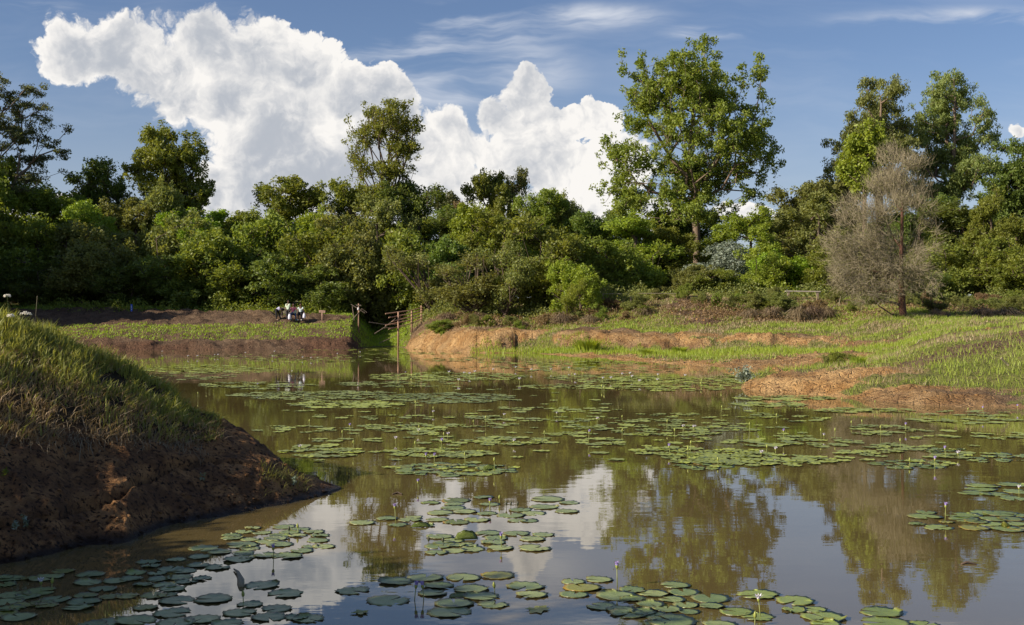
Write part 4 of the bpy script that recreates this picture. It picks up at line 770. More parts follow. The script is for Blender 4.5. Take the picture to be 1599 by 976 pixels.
PATCH = [
 ('g', 'scattered ones on the bright cloud reflection', conv(z6, 3.198, [(813,149,130),(680,165,140),(672,184,130),(552,176,120),(665,203,130),(603,227,130),(725,221,130),(845,184,130),(835,230,130),(953,240,130),(1065,229,130),(1000,212,120),(1045,266,60),(985,265,70),(785,262,130),(683,273,130),(585,260,120)])),
 ('g', 'group of four right of the cloud reflection pads', conv(z6, 3.198, [(1135,158,165),(1118,197,160),(1245,176,130),(1232,218,130)])),
 ('g', 'few over the reflection of the slender tree', conv(z6, 3.198, [(212,276,125),(390,287,110),(335,255,110),(450,262,120),(530,290,90),(470,248,110)])),
 ('g', 'ragged foreground cluster with one leaf standing up', conv(z6, 3.198, [(600,345,130),(660,365,130),(840,328,130),(980,330,150),(1115,335,140),(1060,357,145),(880,353,130),(865,373,140),(900,402,140),(1070,403,160),(590,392,130),(680,388,120),(580,425,145),(670,415,150),(760,408,130),(740,388,110),(620,378,100)])),
 ('g', 'loose front group on the blue reflection, bottom centre', conv(z6, 3.198, [(378,569,175),(527,549,170),(718,549,165),(885,539,165),(592,590,190),(755,607,180),(162,614,210),(562,627,150),(340,663,200),(805,645,190),(670,678,200),(865,684,190),(645,720,210)])),
 ('g', 'pair between the front centre group and the dense raft', conv(z6, 3.198, [(1027,592,200),(1058,634,200)])),
 ('g', 'dense raft at bottom centre under the tall tree reflection', conv(z6, 3.198, [(1393,558,175),(1265,570,90),(1310,600,195),(1268,633,185),(1405,692,190),(1480,640,220),(1560,610,110),(1560,655,140),(1540,730,200),(1500,710,180)]) + conv(z7, 2.669, [(145,490,155),(178,520,120),(55,525,120),(290,545,170),(190,573,110),(295,577,100),(200,600,110),(110,590,110),(40,570,120),(130,550,120),(130,640,190),(50,615,120),(60,650,120),(330,655,180),(10,600,90)])),
 ('l', 'light green ones right of the dense corner raft', conv(z7, 2.669, [(490,530,165),(645,555,155),(640,592,100),(725,592,100),(760,622,175),(490,622,150),(400,600,160),(770,650,130)])),
 ('l', 'few at the bottom under the dry tree reflection', conv(z7, 2.669, [(1000,602,185),(1020,645,190),(1180,655,110)])),
 ('l', 'small group behind the big raft at the right edge', conv(z7, 2.669, [(1425,77,130),(1420,92,135),(1390,107,150),(1480,112,130),(1545,72,140),(1570,100,120),(1555,130,130)])),
 ('l', 'big raft by the tall violet bud, right edge', conv(z7, 2.669, [(1190,187,90),(1185,205,145),(1150,235,80),(1240,250,150),(1275,228,80),(1340,198,140),(1350,215,130),(1430,190,130),(1500,192,140),(1390,253,155),(1400,225,110),(1470,215,120),(1460,235,120),(1525,257,130),(1560,235,110),(1590,200,80),(1590,255,110),(1540,215,100)])),
 ('g', 'crowded raft off the tip of the near mound', conv(z5, 3.198, [(1265,238,105),(1225,258,95),(1420,232,150),(1500,245,130),(1160,275,110),(1160,290,110),(1255,295,95),(1310,262,110),(1450,258,120),(1380,290,130),(1570,258,110),(1400,320,140),(1215,323,155),(1250,340,130),(1215,365,130),(1100,357,135),(1025,340,150),(1190,395,155),(1240,380,110),(1510,352,145),(1440,377,165),(1550,330,100),(1330,375,90),(1490,275,120),(1340,305,120),(1400,275,110),(1600,275,100),(1590,300,110),(1620,330,90)])),
 ('g', 'shaded chain along the foot of the near mound', conv(z5, 3.198, [(998,383,110),(880,397,120),(745,407,120),(755,428,125),(995,425,120),(855,443,130),(925,452,120),(1085,435,140),(680,462,130),(790,465,120),(585,502,120),(660,490,120),(800,492,130),(900,483,140),(1010,490,120),(720,520,130),(830,525,130),(930,505,120),(865,543,135)])),
 ('g', 'shaded ones in the bottom left corner', conv(z5, 3.198, [(455,470,175),(230,485,165),(60,490,140),(30,520,140),(20,485,80),(440,510,170),(515,543,140),(70,570,150),(200,555,160),(140,580,160),(285,595,150),(40,605,150),(425,605,170),(395,635,185),(100,682,170),(520,712,200)])),
 ('y', 'yellowing ones among shaded pads at bottom left', conv(z5, 3.198, [(210,610,120),(120,625,120),(230,625,70),(430,575,80),(550,580,110),(640,577,120),(770,575,120),(840,570,110),(60,640,130),(20,665,90),(730,635,130),(470,720,120),(155,490,60),(320,455,70)])),
 ('g', 'large lower left group at the mound shadow edge', conv(z5, 3.198, [(885,600,190),(1065,592,180),(860,662,180),(1250,620,160),(1385,640,185),(1200,660,180),(1345,683,185),(1015,692,190),(880,710,190),(1310,524,165),(1430,565,185),(680,700,190),(1140,715,160),(1480,683,150),(1540,690,150)])),
]
MID = [('bright raft before the cloud reflection',705,733,100,10,40),('raft just behind the bright raft',685,708,88,7,28),('raft left of centre behind the bright raft',800,689,75,7,26),('raft nearest the right slope of the mound',500,706,62,8,22),
 ('raft beyond the shoulder of the mound',470,670,80,6,22),('long raft left of the middle of the pond',600,672,100,8,28),('short raft below the long left raft',540,688,50,5,9),('raft trailing right of the long left raft',650,668,70,7,16),
 ('thin raft in mid pond under the centre bushes',790,655,70,5,16),('narrow raft in mid pond',755,665,55,5,12),('small far raft left of the middle',665,652,45,4,8),
 ('raft right of mid pond',910,655,50,5,12),('raft under the reflected orange bank',930,668,60,5,12),('small central raft',860,678,45,4,8),('raft with the violet flower in mid pond',795,689,60,6,12),('raft with a white flower right of mid pond',930,690,50,5,12),
 ('upper raft before the tallest tree reflection',1010,660,60,6,18),('lower raft before the tallest tree reflection',1000,675,60,6,14),('raft crossing the trunk reflection',1070,680,60,6,14),('thin raft below the far orange shore',1050,650,60,4,8),('thin raft over the trunk reflection',1040,665,60,5,10),
 ('raft below the tip of the orange point',1180,650,60,5,12),('thin raft below the orange point',1250,655,40,4,9),('raft right of the trunk reflection',1150,668,90,6,22),('widest raft on the right',1240,690,110,9,36),('dense raft in front of the trunk reflection',1130,715,84,12,50),('raft reaching right from the dense one',1230,720,75,8,28),('raft on the patch of reflected sky',1050,705,70,6,18),
 ('front fringe of the dense raft',1100,728,50,5,10),('raft below the reflected orange shore, right',1380,672,70,8,28),('right raft below the reflected shore',1400,700,56,7,18),('small right raft',1350,706,50,5,10),('raft with violet flowers at right',1425,725,60,7,20),('sparse pads near the right edge',1560,680,50,6,10),('few pads at right',1480,705,40,5,8),('raft at the right edge',1565,715,60,7,18),('thin raft near the right edge',1500,712,50,5,10),('far thin raft at right',1480,645,60,4,10),('far raft at the right edge',1570,648,40,4,8),('little raft behind the mound shoulder',560,652,60,3,8)]
placed = []   # (X, Y, r)
def free(X, Y, r, f_=.62): return all((X - a) ** 2 + (Y - b) ** 2 > ((r + c) * f_) ** 2 for a, b, c in placed[-400:])
def on_water(X, D):
    if tsamp(ZG, X, D) > -.03: return False
    if D < 26 and X / D * F + CX < 565 and nsamp(NZ, X, D) > -.03: return False
    return True
def put_pads(kindc, where, items, cat='lily pad'):
    """items: world X, Y, diameter.  Edge pads of a patch get a label of their own."""
    if not items: return
    ex = {}
    if len(items) > 2:
        ex[min(range(len(items)), key=lambda i: items[i][0])] = 'leftmost pad of the '
        ex.setdefault(max(range(len(items)), key=lambda i: items[i][0]), 'rightmost pad of the ')
        ex.setdefault(min(range(len(items)), key=lambda i: items[i][1]), 'nearest pad of the ')
        ex.setdefault(max(range(len(items)), key=lambda i: items[i][1]), 'farthest pad of the ')
    elif len(items) == 2:
        ex = {0: 'left pad of the ' if items[0][0] < items[1][0] else 'right pad of the '}; ex[1] = 'right pad of the ' if items[0][0] < items[1][0] else 'left pad of the '
    for i, (X, Y, d) in enumerate(items):
        o = link('lily_pad', random.choice(PM[kindc if random.random() > .09 else ('y' if random.random() < .6 else 'l')])); o.location = (X, Y, random.uniform(.0, .004)); sc_ = d / .31 * random.choice([.82, .95, 1.0, 1.08]); o.scale = (sc_, sc_, 1.0)
        o.rotation_euler = (random.uniform(-.02, .02), random.uniform(-.02, .02), random.uniform(0, 6.28))
        tag(o, (ex[i] + where) if i in ex else 'lily pad in the ' + where, cat, where if i not in ex else 'lily pads on the pond')
npad = 0
for kindc, where, L in PATCH:
    it = []
    for (x, y, w_) in L:
        D = CAMH * F / (y - HOR + 14 * 0); X = (x - CX) / F * D; it.append((X, D, min(.40, max(.2, w_ * D / F)))); placed.append((X, D, .15))
    npad += len(it); put_pads(kindc, where, it)
FARP = []
def scatter(x, y, a, b, n, dm=(.17, .33)):
    n = int(n * .9); out = []; tries = 0
    while len(out) < n and tries < n * 12:
        tries += 1; an = random.uniform(0, 6.28); rr = math.sqrt(random.random()); px = x + math.cos(an) * rr * a; py = y + math.sin(an) * rr * b
        if py < 512: continue
        D = CAMH * F / (py - HOR); X = (px - CX) / F * D; d = random.uniform(*dm)
        if not on_water(X, D) or not free(X, D, d / 2, .55): continue
        placed.append((X, D, d / 2)); out.append((X, D, d))
    return out
for (where, x, y, a, b, n) in sorted(MID, key=lambda m_: -m_[2]):
    it = scatter(x, y, a, b, n)
    if y > 700 and npad + len(it) <= 300: npad += len(it); put_pads('l', where, it)
    else: FARP += [(q[0], q[1], q[2], random.uniform(.1, .6)) for q in it]
    if y > 700: FARP += [(q[0], q[1], q[2] * .8, random.uniform(.3, 1)) for q in scatter(x, y, a * 1.05, b * 1.1, n // 4)]
for (x, y, a, b, n, lo, hi) in [(330,576,110,7,150,.6,1),(560,562,180,4,110,.3,.9),(400,602,90,6,70,.2,.6),(500,618,140,7,150,.1,.5),(540,632,90,6,70,.3,.9),(700,588,130,7,190,.3,.9),(620,600,90,5,60,.1,.5),(750,562,60,5,50,.2,.6),(900,567,110,3,110,.6,1),(1040,600,140,11,210,.4,1),(950,590,100,7,90,.3,.8),(980,576,100,5,60,.3,.8),(700,622,110,8,120,0,.3),(300,588,70,6,50,.2,.6),(560,546,100,1.5,60,.5,1),(1170,590,60,8,60,.3,.8),(1230,622,80,4,45,.4,.9),(1350,641,80,3.5,30,.3,.8),(1200,632,60,4,30,.2,.7),(820,575,120,5,70,.2,.7),(450,556,160,3,80,.3,.8),(900,604,90,4,40,.3,.8),(860,640,120,4,26,.2,.6),(1500,657,90,4,20,.2,.6),(640,552,90,2,60,.5,1)]:
    FARP += [(q[0], q[1], q[2], random.uniform(lo, hi)) for q in scatter(x, y, a, b, n, (.22, .42))]
FARP += [(q[0], q[1], q[2], random.uniform(.2, .8)) for x_, y_, a_, b_, n_ in [(900,680,300,40,60),(1250,680,330,50,70),(700,640,260,40,60),(600,700,160,26,20)] for q in scatter(x_, y_, a_, b_, n_)]
def far_pads():
    n = 14; V = []; Fc = []; tn = []
    for (X, Y, d, tt) in FARP:
        a0 = random.uniform(0, 6.28); o = len(V); z = random.uniform(.002, .010); tx, ty = random.uniform(-.04, .04), random.uniform(-.04, .04)
        V.append((X, Y, z)); 
        for i in range(n):
            a = a0 + .18 + (6.283 - .36) * i / (n - 1); r = d / 2 * (1 + .05 * (i % 2)); V.append((X + math.cos(a) * r, Y + math.sin(a) * r, z + .006 + math.cos(a) * tx * r + math.sin(a) * ty * r + .008 * (i % 2)))
        Fc += [(o, o + 1 + i, o + 2 + i) for i in range(n - 1)]; tn += [tt] * (n + 1)
    tag(link('distant_lily_pads', npmesh('distant_lily_pads', V, Fc, PADF, False, {'tint': tn})), 'broad flat rafts of yellow green lily pads over the far half of the pond', 'lily pads', kind='stuff')
far_pads()
# single leaves that stand or fold up
def folded_leaf(x, y, w_, h_, mt, label):
    D = CAMH * F / (y - HOR); X = (x - CX) / F * D; s = D / F; bm = bmesh.new(); nx, ny = 9, 4; g = []
    for i in range(nx):
        row = []
        for j in range(ny):
            u = i / (nx - 1) * 2 - 1; v = j / (ny - 1); hh = math.sqrt(max(0, 1 - u * u)) ; row.append(bm.verts.new((u * w_ * s / 2, -.05 + .09 * v * v + .02 * u, h_ * s * (v ** .8) * hh * (1 + .08 * math.sin(i * 2.3)) + .004)))
        g.append(row)
    for i in range(nx - 1):
        for j in range(ny - 1): bm.faces.new((g[i][j], g[i + 1][j], g[i + 1][j + 1], g[i][j + 1]))
    bmesh.ops.solidify(bm, geom=bm.faces[:], thickness=.004)
    o = bm_obj('upturned_leaf', bm, mt, None, True); o.location = (X, D, 0); tag(o, label, 'leaf')
folded_leaf(728, 841, 36, 12, PADL, 'single lily leaf standing upright in the centre foreground cluster')
folded_leaf(657, 822, 30, 6, PADL, 'dark folded lily leaf beside the slender tree reflection')
folded_leaf(1570, 822, 14, 7, PADY, 'small yellow folded leaf on the big raft near the right edge')
folded_leaf(715, 930, 26, 3, PADG, 'dark leaf floating edge on in the front centre group')
folded_leaf(765, 733, 24, 7, PADL, 'green leaf curling up on the bright raft')
def decayed(x, y, w_, label):
    D = CAMH * F / (y - HOR); X = (x - CX) / F * D; bm = bmesh.new(); rng = random.Random(int(x)); c = bm.verts.new((0, 0, .006)); vs = []
    for i in range(18): a = i * 6.283 / 18; r = w_ * D / F / 2 * rng.uniform(.35, 1.0); vs.append(bm.verts.new((math.cos(a) * r, math.sin(a) * r, .003 + rng.random() * .01)))
    for i in range(18): bm.faces.new((c, vs[i], vs[(i + 1) % 18]))
    o = bm_obj('decayed_leaf', bm, PADY); o.location = (X, D, 0); tag(o, label, 'leaf')
decayed(840, 952, 60, 'torn decaying leaf floating between the front centre group and the corner raft')
decayed(563, 957, 34, 'shredded brown green leaf on the blue reflection, bottom centre left')
# flowers and buds on stalks
def flower_parts(kindf, h):
    """returns (stem mesh, bud mesh, petals mesh or None)"""
    def cone(name, prof, mt, n=7):
        bm = bmesh.new(); rings = []
        for (z, r) in prof: rings.append([bm.verts.new((math.cos(k_ * 6.283 / n) * r, math.sin(k_ * 6.283 / n) * r, z)) for k_ in range(n)])
        for a, b in zip(rings, rings[1:]):
            for k_ in range(n): bm.faces.new((a[k_], a[(k_ + 1) % n], b[(k_ + 1) % n], b[k_]))
        bm.faces.new(rings[-1]); bm.faces.new(rings[0][::-1]); me = bpy.data.meshes.new(name); bm.to_mesh(me); bm.free(); me.materials.append(mt)
        me.polygons.foreach_set('use_smooth', np.ones(len(me.polygons), bool)); return me
    st = cone('stem', [(-.05, .005), (h, .0045)], STEM if kindf != 'dark' else BUDD, 6)
    bud = cone('bud', [(h, .004), (h + .012, .013), (h + .03, .016), (h + .05, .011), (h + .066, .002)], {'dark': BUDD}.get(kindf, BUDG))
    pet = None
    if kindf in ('violet', 'white'):
        bm = bmesh.new(); mt = BUDV if kindf == 'violet' else BUDW; op = .55 if kindf == 'white' else .22
        for k_ in range(12):
            a = k_ * 6.283 / 12; r1 = .010; tl = op * (1 if k_ % 2 else .6); d = Vector((math.cos(a), math.sin(a), 0)); sdv = Vector((-math.sin(a), math.cos(a), 0))
            b0_ = d * r1 + Vector((0, 0, h + .02)); mpt = b0_ + (d * tl * .5 + Vector((0, 0, 1 - tl * .3))) * .032; tp = b0_ + (d * tl * 1.2 + Vector((0, 0, 1 - tl * .5))) * .066
            v = [bm.verts.new(b0_ - sdv * .003), bm.verts.new(b0_ + sdv * .003), bm.verts.new(mpt + sdv * .008), bm.verts.new(mpt - sdv * .008), bm.verts.new(tp)]
            bm.faces.new((v[0], v[1], v[2], v[3])); bm.faces.new((v[3], v[2], v[4]))
        pet = bpy.data.meshes.new('petals'); bm.to_mesh(pet); bm.free(); pet.materials.append(mt)
    return st, bud, pet
FL = {('violet', 0): flower_parts('violet', .10), ('violet', 1): flower_parts('violet', .17), ('white', 0): flower_parts('white', .05), ('white', 1): flower_parts('white', .13), ('green', 0): flower_parts('green', .06), ('green', 1): flower_parts('green', .15), ('dark', 0): flower_parts('dark', .04)}
def flower(x, y, kindf, tall, label, sc_=1.0, group='water lily buds on the pond', parts=True):
    D = CAMH * F / (y - HOR); X = (x - CX) / F * D
    if not on_water(X, D): return
    st, bd, pt = FL[(kindf, tall)]
    r = empty('water_lily_flower', (X, D, 0), random.uniform(0, 6)); r.scale = (sc_,) * 3; r.rotation_euler[0] = random.uniform(-.12, .12); tag(r, label, 'flower', group)
    link('stem', st, r); link('bud', bd, r)
    if pt: link('petals', pt, r)
for a in [(*z6(378,272),'violet',1,'violet bud over the reflection of the slender tree'),(*z6(848,215),'violet',0,'violet bud standing on the cloud reflection'),(*z6(930,203),'dark',0,'brown bud right of the violet one on the cloud reflection'),(*z6(895,178),'green',0,'tiny green bud left of the brown bud'),(*z6(952,203),'dark',0,'middle dark bud on the cloud reflection'),(*z6(985,203),'dark',0,'rightmost dark bud on the cloud reflection'),
          (*z6(905,397),'violet',0,'violet tipped bud at right of the foreground cluster'),(*z6(543,385),'dark',0,'dark bud at the left end of the foreground cluster'),(*z6(615,390),'dark',0,'dark bud left of the standing leaf'),(*z6(472,657),'violet',0,'violet bud at the bottom beside the single pad'),(*z6(518,657),'violet',0,'dark violet bud right of its neighbour at bottom centre'),(*z6(873,632),'green',0,'curved green bud in the front centre group'),(*z6(1483,590),'violet',1,'tall bud with pale violet tip beside the corner raft'),(*z6(490,112),'violet',0,'small violet bud over the tree reflection, upper left of the pads'),
          (*z5(210,545),'white',0,'open white violet flower in the bottom left corner'),(*z5(262,545),'green',0,'leaning green bud beside the white corner flower'),(*z5(1490,262),'green',0,'green bud on the raft off the mound tip'),(*z5(1445,268),'dark',0,'dark bud on the raft off the mound tip'),(*z5(1368,395),'violet',0,'dark upright bud below the raft off the mound tip'),(*z5(1218,612),'green',0,'green bud on the lower left front pads'),
          (*z7(1268,222),'violet',1,'tallest violet bud leaning over the right raft'),(*z7(498,620),'white',1,'tall white tipped green bud at the bottom right pads'),(*z7(475,655),'green',0,'pair bud cut by the bottom edge below the tall white one'),(*z7(1575,105),'white',0,'pale bud in the small group at the right edge')]:
    flower(*a, sc_=.8)
q3 = lambda X, Y: (600 + X / 3.198, 500 + Y / 3.198)
q4 = lambda X, Y: (1050 + X / 2.912, 480 + Y / 2.912)
q2 = lambda X, Y: (200 + X / 3.198, 500 + Y / 3.198)
M3 = [(245,475),(598,490),(862,482),(447,525),(648,625),(1018,612),(172,572),(155,665),(283,662),(210,718),(250,718),(550,755),(800,582),(1187,570),(1410,545),(1493,550),(1063,510),(1187,500),(1425,668),(1515,695),(155,440),(405,725),(57,612),(297,590),(318,590),(505,525),(1547,552),(1450,595)]
M4 = [(472,505),(812,540),(862,535),(1060,563),(1343,478),(1413,497),(770,445),(920,460),(350,570),(48,558),(945,585),(737,598),(675,600),(688,600),(503,612),(427,655),(70,690),(207,715),(1035,650),(1078,718),(1190,728),(1240,678),(1298,685),(1570,473),(402,682),(468,665),(220,485),(97,562),(80,660)]
M2 = [(818,265),(955,285),(1055,295),(1385,278),(775,382),(1435,445),(1523,475),(1110,558),(1125,660),(1450,575),(905,545),(948,195),(1065,195),(225,165),(350,395),(390,350),(640,325),(648,352),(1070,605),(858,655),(1195,385),(880,410),(205,200),(1125,150),(745,240),(1345,300)]
kinds = ['green', 'white', 'green', 'violet', 'green']
for nm, fn, L in (('left half of the pond', q2, M2), ('middle of the pond', q3, M3), ('right half of the pond', q4, M4)):
    for i, (a, b) in enumerate(L):
        kf = kinds[(a * 7 + b) % 5]; x_, y_ = fn(a, b)
        flower(x_, y_, kf, 0 if (a + b) % 5 else (1 if kf != 'white' else 0), {'violet': 'small violet water lily bud', 'white': 'small pale open water lily', 'green': 'small green water lily bud'}[kf] + ' among the rafts in the ' + nm, sc_=.95, group=kf + ' water lilies in the ' + nm)
for i in range(46):
    x_, y_ = random.choice([(random.uniform(620, 900), random.uniform(578, 600)), (random.uniform(250, 620), random.uniform(550, 566)), (random.uniform(940, 1130), random.uniform(588, 612))])
    kf = random.choice(['white', 'white', 'green']); flower(x_, y_, kf, 0, 'tiny ' + ('pale' if kf == 'white' else 'green') + ' water lily far out near the opposite shore', sc_=1.5, group=('pale' if kf == 'white' else 'green') + ' water lilies by the opposite shore')
# driftwood
def drift():
    D = CAMH * F / (918 - HOR); s = D / F; X = lambda px: (px - CX) * s
    X2 = lambda px, d: (px - CX) * d / F
    pts = [(X2(378, 9.12), 9.12, .008), (X2(377, 9.28), 9.28, .015), (X2(375, 9.46), 9.46, .010), (X2(372, 9.60), 9.60, .018), (X2(366, 9.74), 9.74, .012)]
    o = pole('driftwood_stick', pts, [.026, .030, .020, .013, .006], TWIG, None, 7); tag(o, 'short broken stick poking out of the water beside the near mound shadow', 'stick')
    o = pole('twig', [(X(535), 14.0, .006), (X(522), 14.1, .012), (X(512), 14.0, .006)], [.01, .012, .006], BARKD); tag(o, 'dark twig floating just off the tip of the near mound', 'twig')
    D2 = CAMH * F / (881 - HOR); o = pole('twig', [((1500 - CX) / F * D2, D2, .004), ((1512 - CX) / F * D2, D2 + .05, .012), ((1524 - CX) / F * D2, D2, .004)], [.008, .012, .006], BARKD); tag(o, 'dark twig floating in the reflection of the right hand trees', 'twig')
drift()
# ------------------------------------------------------------------ undergrowth and dead grass clumps
def undergrowth(name, n, pts, label, mt, hmax, size):
    """pts: list of (photo column, depth, spread) along which low leaves grow"""
    p_ = np.array(pts, float); tpar = RNG.uniform(0, len(p_) - 1, n); u = np.interp(tpar, np.arange(len(p_)), p_[:, 0]); D = np.interp(tpar, np.arange(len(p_)), p_[:, 1]) + RNG.normal(0, 1, n) * np.interp(tpar, np.arange(len(p_)), p_[:, 2])
    X = (u - CX) / F * D; c = fbm(X / 1.5, D / 1.5, s=91); kp = c > .42; X, D, c = X[kp], D[kp], c[kp]; z = tsamp(ZG, X, D) + RNG.random(len(X)) ** 1.4 * hmax * (c - .3) * 2.6; kp = z > .1; C = np.stack([X, D, z], 1)[kp]
    V, q = leaves(C, size, .45); tag(link(name, npmesh(name, V, q, mt, False, {'tint': np.repeat(RNG.random(len(C)), 4)})), label, 'undergrowth', kind='stuff')
undergrowth('undergrowth', 36000, [(-60,103,1.2),(400,102,1.0),(520,104,1.2),(560,112,3),(620,112,3),(660,102,2)], 'shaded leafy undergrowth along the foot of the left thicket', LM['mid'], 1.1, .22)
undergrowth('undergrowth', 40000, [(660,99,1.5),(760,95,1.5),(860,94,1.5),(960,93,2),(1080,96,2),(1200,94,2),(1330,95,2),(1420,97,2),(1640,99,2)], 'low mixed undergrowth along the crest of the right bank', LM['olive'], 1.2, .21)
undergrowth('dry_scrub', 26000, [(680,92,1.5),(780,88,2.5),(890,88,2.5),(960,88,3),(1100,84,2.5),(1200,84,2.5),(1320,84,3),(1480,84,3),(1600,86,3)], 'brown dry scrub scattered on the upper slope of the right bank', LM['dry'], .55, .17)
def tussock_mesh(name, seed, n, mt, droop, w_=.018):
    rng = np.random.default_rng(seed); a = rng.uniform(0, 6.28, n); r = rng.random(n) ** .6 * .32; b = np.stack([np.cos(a) * r, np.sin(a) * r, np.full(n, .0) + (.42 * (1 - r * 2.2) * rng.uniform(.3, 1.3, n) if droop else 0)], 1)
    o = np.stack([np.cos(a), np.sin(a), np.zeros(n)], 1); h = rng.uniform(.4, 1.0, n)[:, None]
    if droop: j_ = rng.normal(size=(n, 3)) * .09; m_ = b + o * .14 * h + [0, 0, .12] + j_; e = b + o * .40 * h + np.array([0, 0, -.30]) * h + j_ * 2.2
    else: m_ = b + o * .12 * h + np.array([0, 0, .5]) * h; e = b + o * .34 * h + np.array([0, 0, .85]) * h
    s_ = np.stack([-np.sin(a), np.cos(a), rng.normal(0, .3, n)], 1) * w_
    V = np.stack([b - s_, b + s_, m_ + s_, m_ - s_, e], 1).reshape(-1, 3); k_ = (np.arange(n) * 5)[:, None]
    Fc = np.concatenate([np.array([[0, 1, 2]]) + k_, np.array([[0, 2, 3]]) + k_, np.array([[3, 2, 4]]) + k_])
    return npmesh(name, V, Fc, mt, False, {'tint': np.repeat(rng.random(n), 5)})
GRD = leafmat('dead_grass', (.12, .085, .05), (.26, .20, .13), .2)
TD = [tussock_mesh('dead_grass_clump', i, 500, GRD, True, .009) for i in (1, 2)]; TG = [tussock_mesh('grass_tussock', i, 420, GRB, False) for i in (3, 4)]
def tuss(x, y, D, w_, h_, label, dead=True, name=None, cat='grass clump'):
    X = (x - CX) / F * D; o = link(name or ('dead_grass_clump' if dead else 'grass_tussock'), (TD if dead else TG)[int(x) % 2]); o.location = (X, D, ground_z(X, D) + (.12 if dead else -.02)); s = D / F
    o.scale = (w_ * s / .9, w_ * s / .9, h_ * s / (.8 if not dead else 1.0)); o.rotation_euler[2] = x; tag(o, label, cat)
for (x, y, D, w_, h_, lb) in [(878,490,86,34,26,'pale hanging clump of dead grass below the yellow sprig bush'),(922,496,85,26,20,'grey tangled root clump right of the hanging dead grass'),(812,498,86,26,14,'small dead grass clump on the scarp left of centre bank bushes'),(1205,480,82,34,22,'brown dead grass clump below the left end of the plank bench'),(1246,486,81,30,30,'tall straw coloured clump under the plank bench'),(1268,486,82,32,26,'dark brown dead clump right of the tall straw clump'),(1292,488,82,26,22,'small straw clump third below the plank bench'),(1462,497,78,16,14,'left one of two little pale clumps right of the dry tree'),(1474,499,77,18,15,'right one of two little pale clumps right of the dry tree'),(1570,492,80,44,24,'broad brown dead clump near the right edge'),(1005,484,85,30,20,'dry tuft on the slope beneath the wire rail'),(1172,486,82,28,20,'dry tuft beside the brown scarp on the right bank'),(700,492,92,30,18,'pale dry tuft on the crest of the orange corner'),(745,500,90,30,16,'dry tuft along the edge of the orange corner slope'),(1535,500,79,36,18,'low straw clump on the right slope between brown patches')]: tuss(x, y, D, w_, h_, lb)
tuss(917, 540, 73.5, 46, 24, 'vivid green tussock standing out in the marsh grass below the orange cliff', False)
tuss(1060, 545, 70, 26, 12, 'smaller green tussock in the marsh grass right of the vivid one', False)
tuss(1008, 547, 68, 22, 9, 'low green tussock between the two larger marsh tussocks', False)
tuss(1306, 560, 41, 20, 26, 'spiky yellow green tuft standing on the orange point', False)
tuss(1340, 575, 37, 26, 15, 'green tuft where the orange point meets the grass', False)
# silver leaved plant on the tip of the orange point
def silver():
    D = 36.4; X = (1166 - CX) / F * D; z = max(.05, ground_z(X, D)); rng = np.random.default_rng(5); pts = []
    root = empty('silver_plant', (X, D, z)); tag(root, 'silvery leaved plant sprawling at the water end of the orange point', 'plant'); A = []; B = []
    for i in range(26):
        a = rng.uniform(0, 6.28); e = np.array([math.cos(a) * rng.uniform(.1, .55), math.sin(a) * rng.uniform(.1, .4), rng.uniform(.05, .42)]); A.append([0, 0, 0]); B.append(e)
        for t_ in np.linspace(.25, 1, 9): pts.append(e * t_ + rng.normal(size=3) * .035)
    V, q = tube_arrays(A, B, np.full(26, .008), np.full(26, .004), 3); link('stems', npmesh('stems', V, q, STEM), root)
    V, q = leaves(np.repeat(np.array(pts), 3, 0) + rng.normal(size=(len(pts) * 3, 3)) * .03, .11, .4, 0, rng); link('foliage', npmesh('foliage', V, q, LM['silver'], False, {'tint': np.repeat(rng.random(len(pts) * 3), 4)}), root)
silver()
def ngz(X, D): return float(nsamp(NZ, X, D))
def sprout(x, y, D, n, hgt, label, mt=None):
    X = (x - CX) / F * D; z = CAMH - (y - HOR) * D / F; best = min(np.linspace(9.5, 15.5, 240), key=lambda d: abs(ngz((x - CX) / F * d, d) - (CAMH - (y - HOR) * d / F))); D = float(best); X = (x - CX) / F * D; z = ngz(X, D)
    rng = np.random.default_rng(int(x + y)); r = empty('weed_sprout', (X, D, z - .01)); tag(r, label, 'weed'); A = []; B = []; L = []
    for i in range(n):
        a = rng.uniform(2.6, 6.8); e = np.array([math.cos(a) * .25, -.35, 1.0]) * hgt * rng.uniform(.6, 1); A.append([i * .03 - .03, 0, 0]); B.append(e); 
        for t_ in np.linspace(.35, 1, 6): L += [e * t_ + rng.normal(size=3) * .012 for _ in range(3)]
    V, q = tube_arrays(A, B, np.full(n, .003), np.full(n, .002), 4); link('stem', npmesh('stem', V, q, STEM), r)
    V, q = leaves(np.array(L), .045, .3, 0, rng); link('foliage', npmesh('foliage', V, q, mt or LM['silver'], False, {'tint': np.repeat(rng.random(len(L)), 4)}), r)
sprout(26, 822, 10.3, 2, .11, 'left pale weed sprout on the dark crack of the near mound')
sprout(44, 820, 10.3, 2, .14, 'taller pale weed sprout beside the left one on the crack')
sprout(318, 752, 12.7, 2, .10, 'small lone sprout on the red soil below the turf')
sprout(8, 742, 11.0, 2, .12, 'green sprout at the left edge under the turf line', LM['mid'])
sprout(460, 757, 13.9, 3, .12, 'grey green sprout at the foot of the mound near its tip')
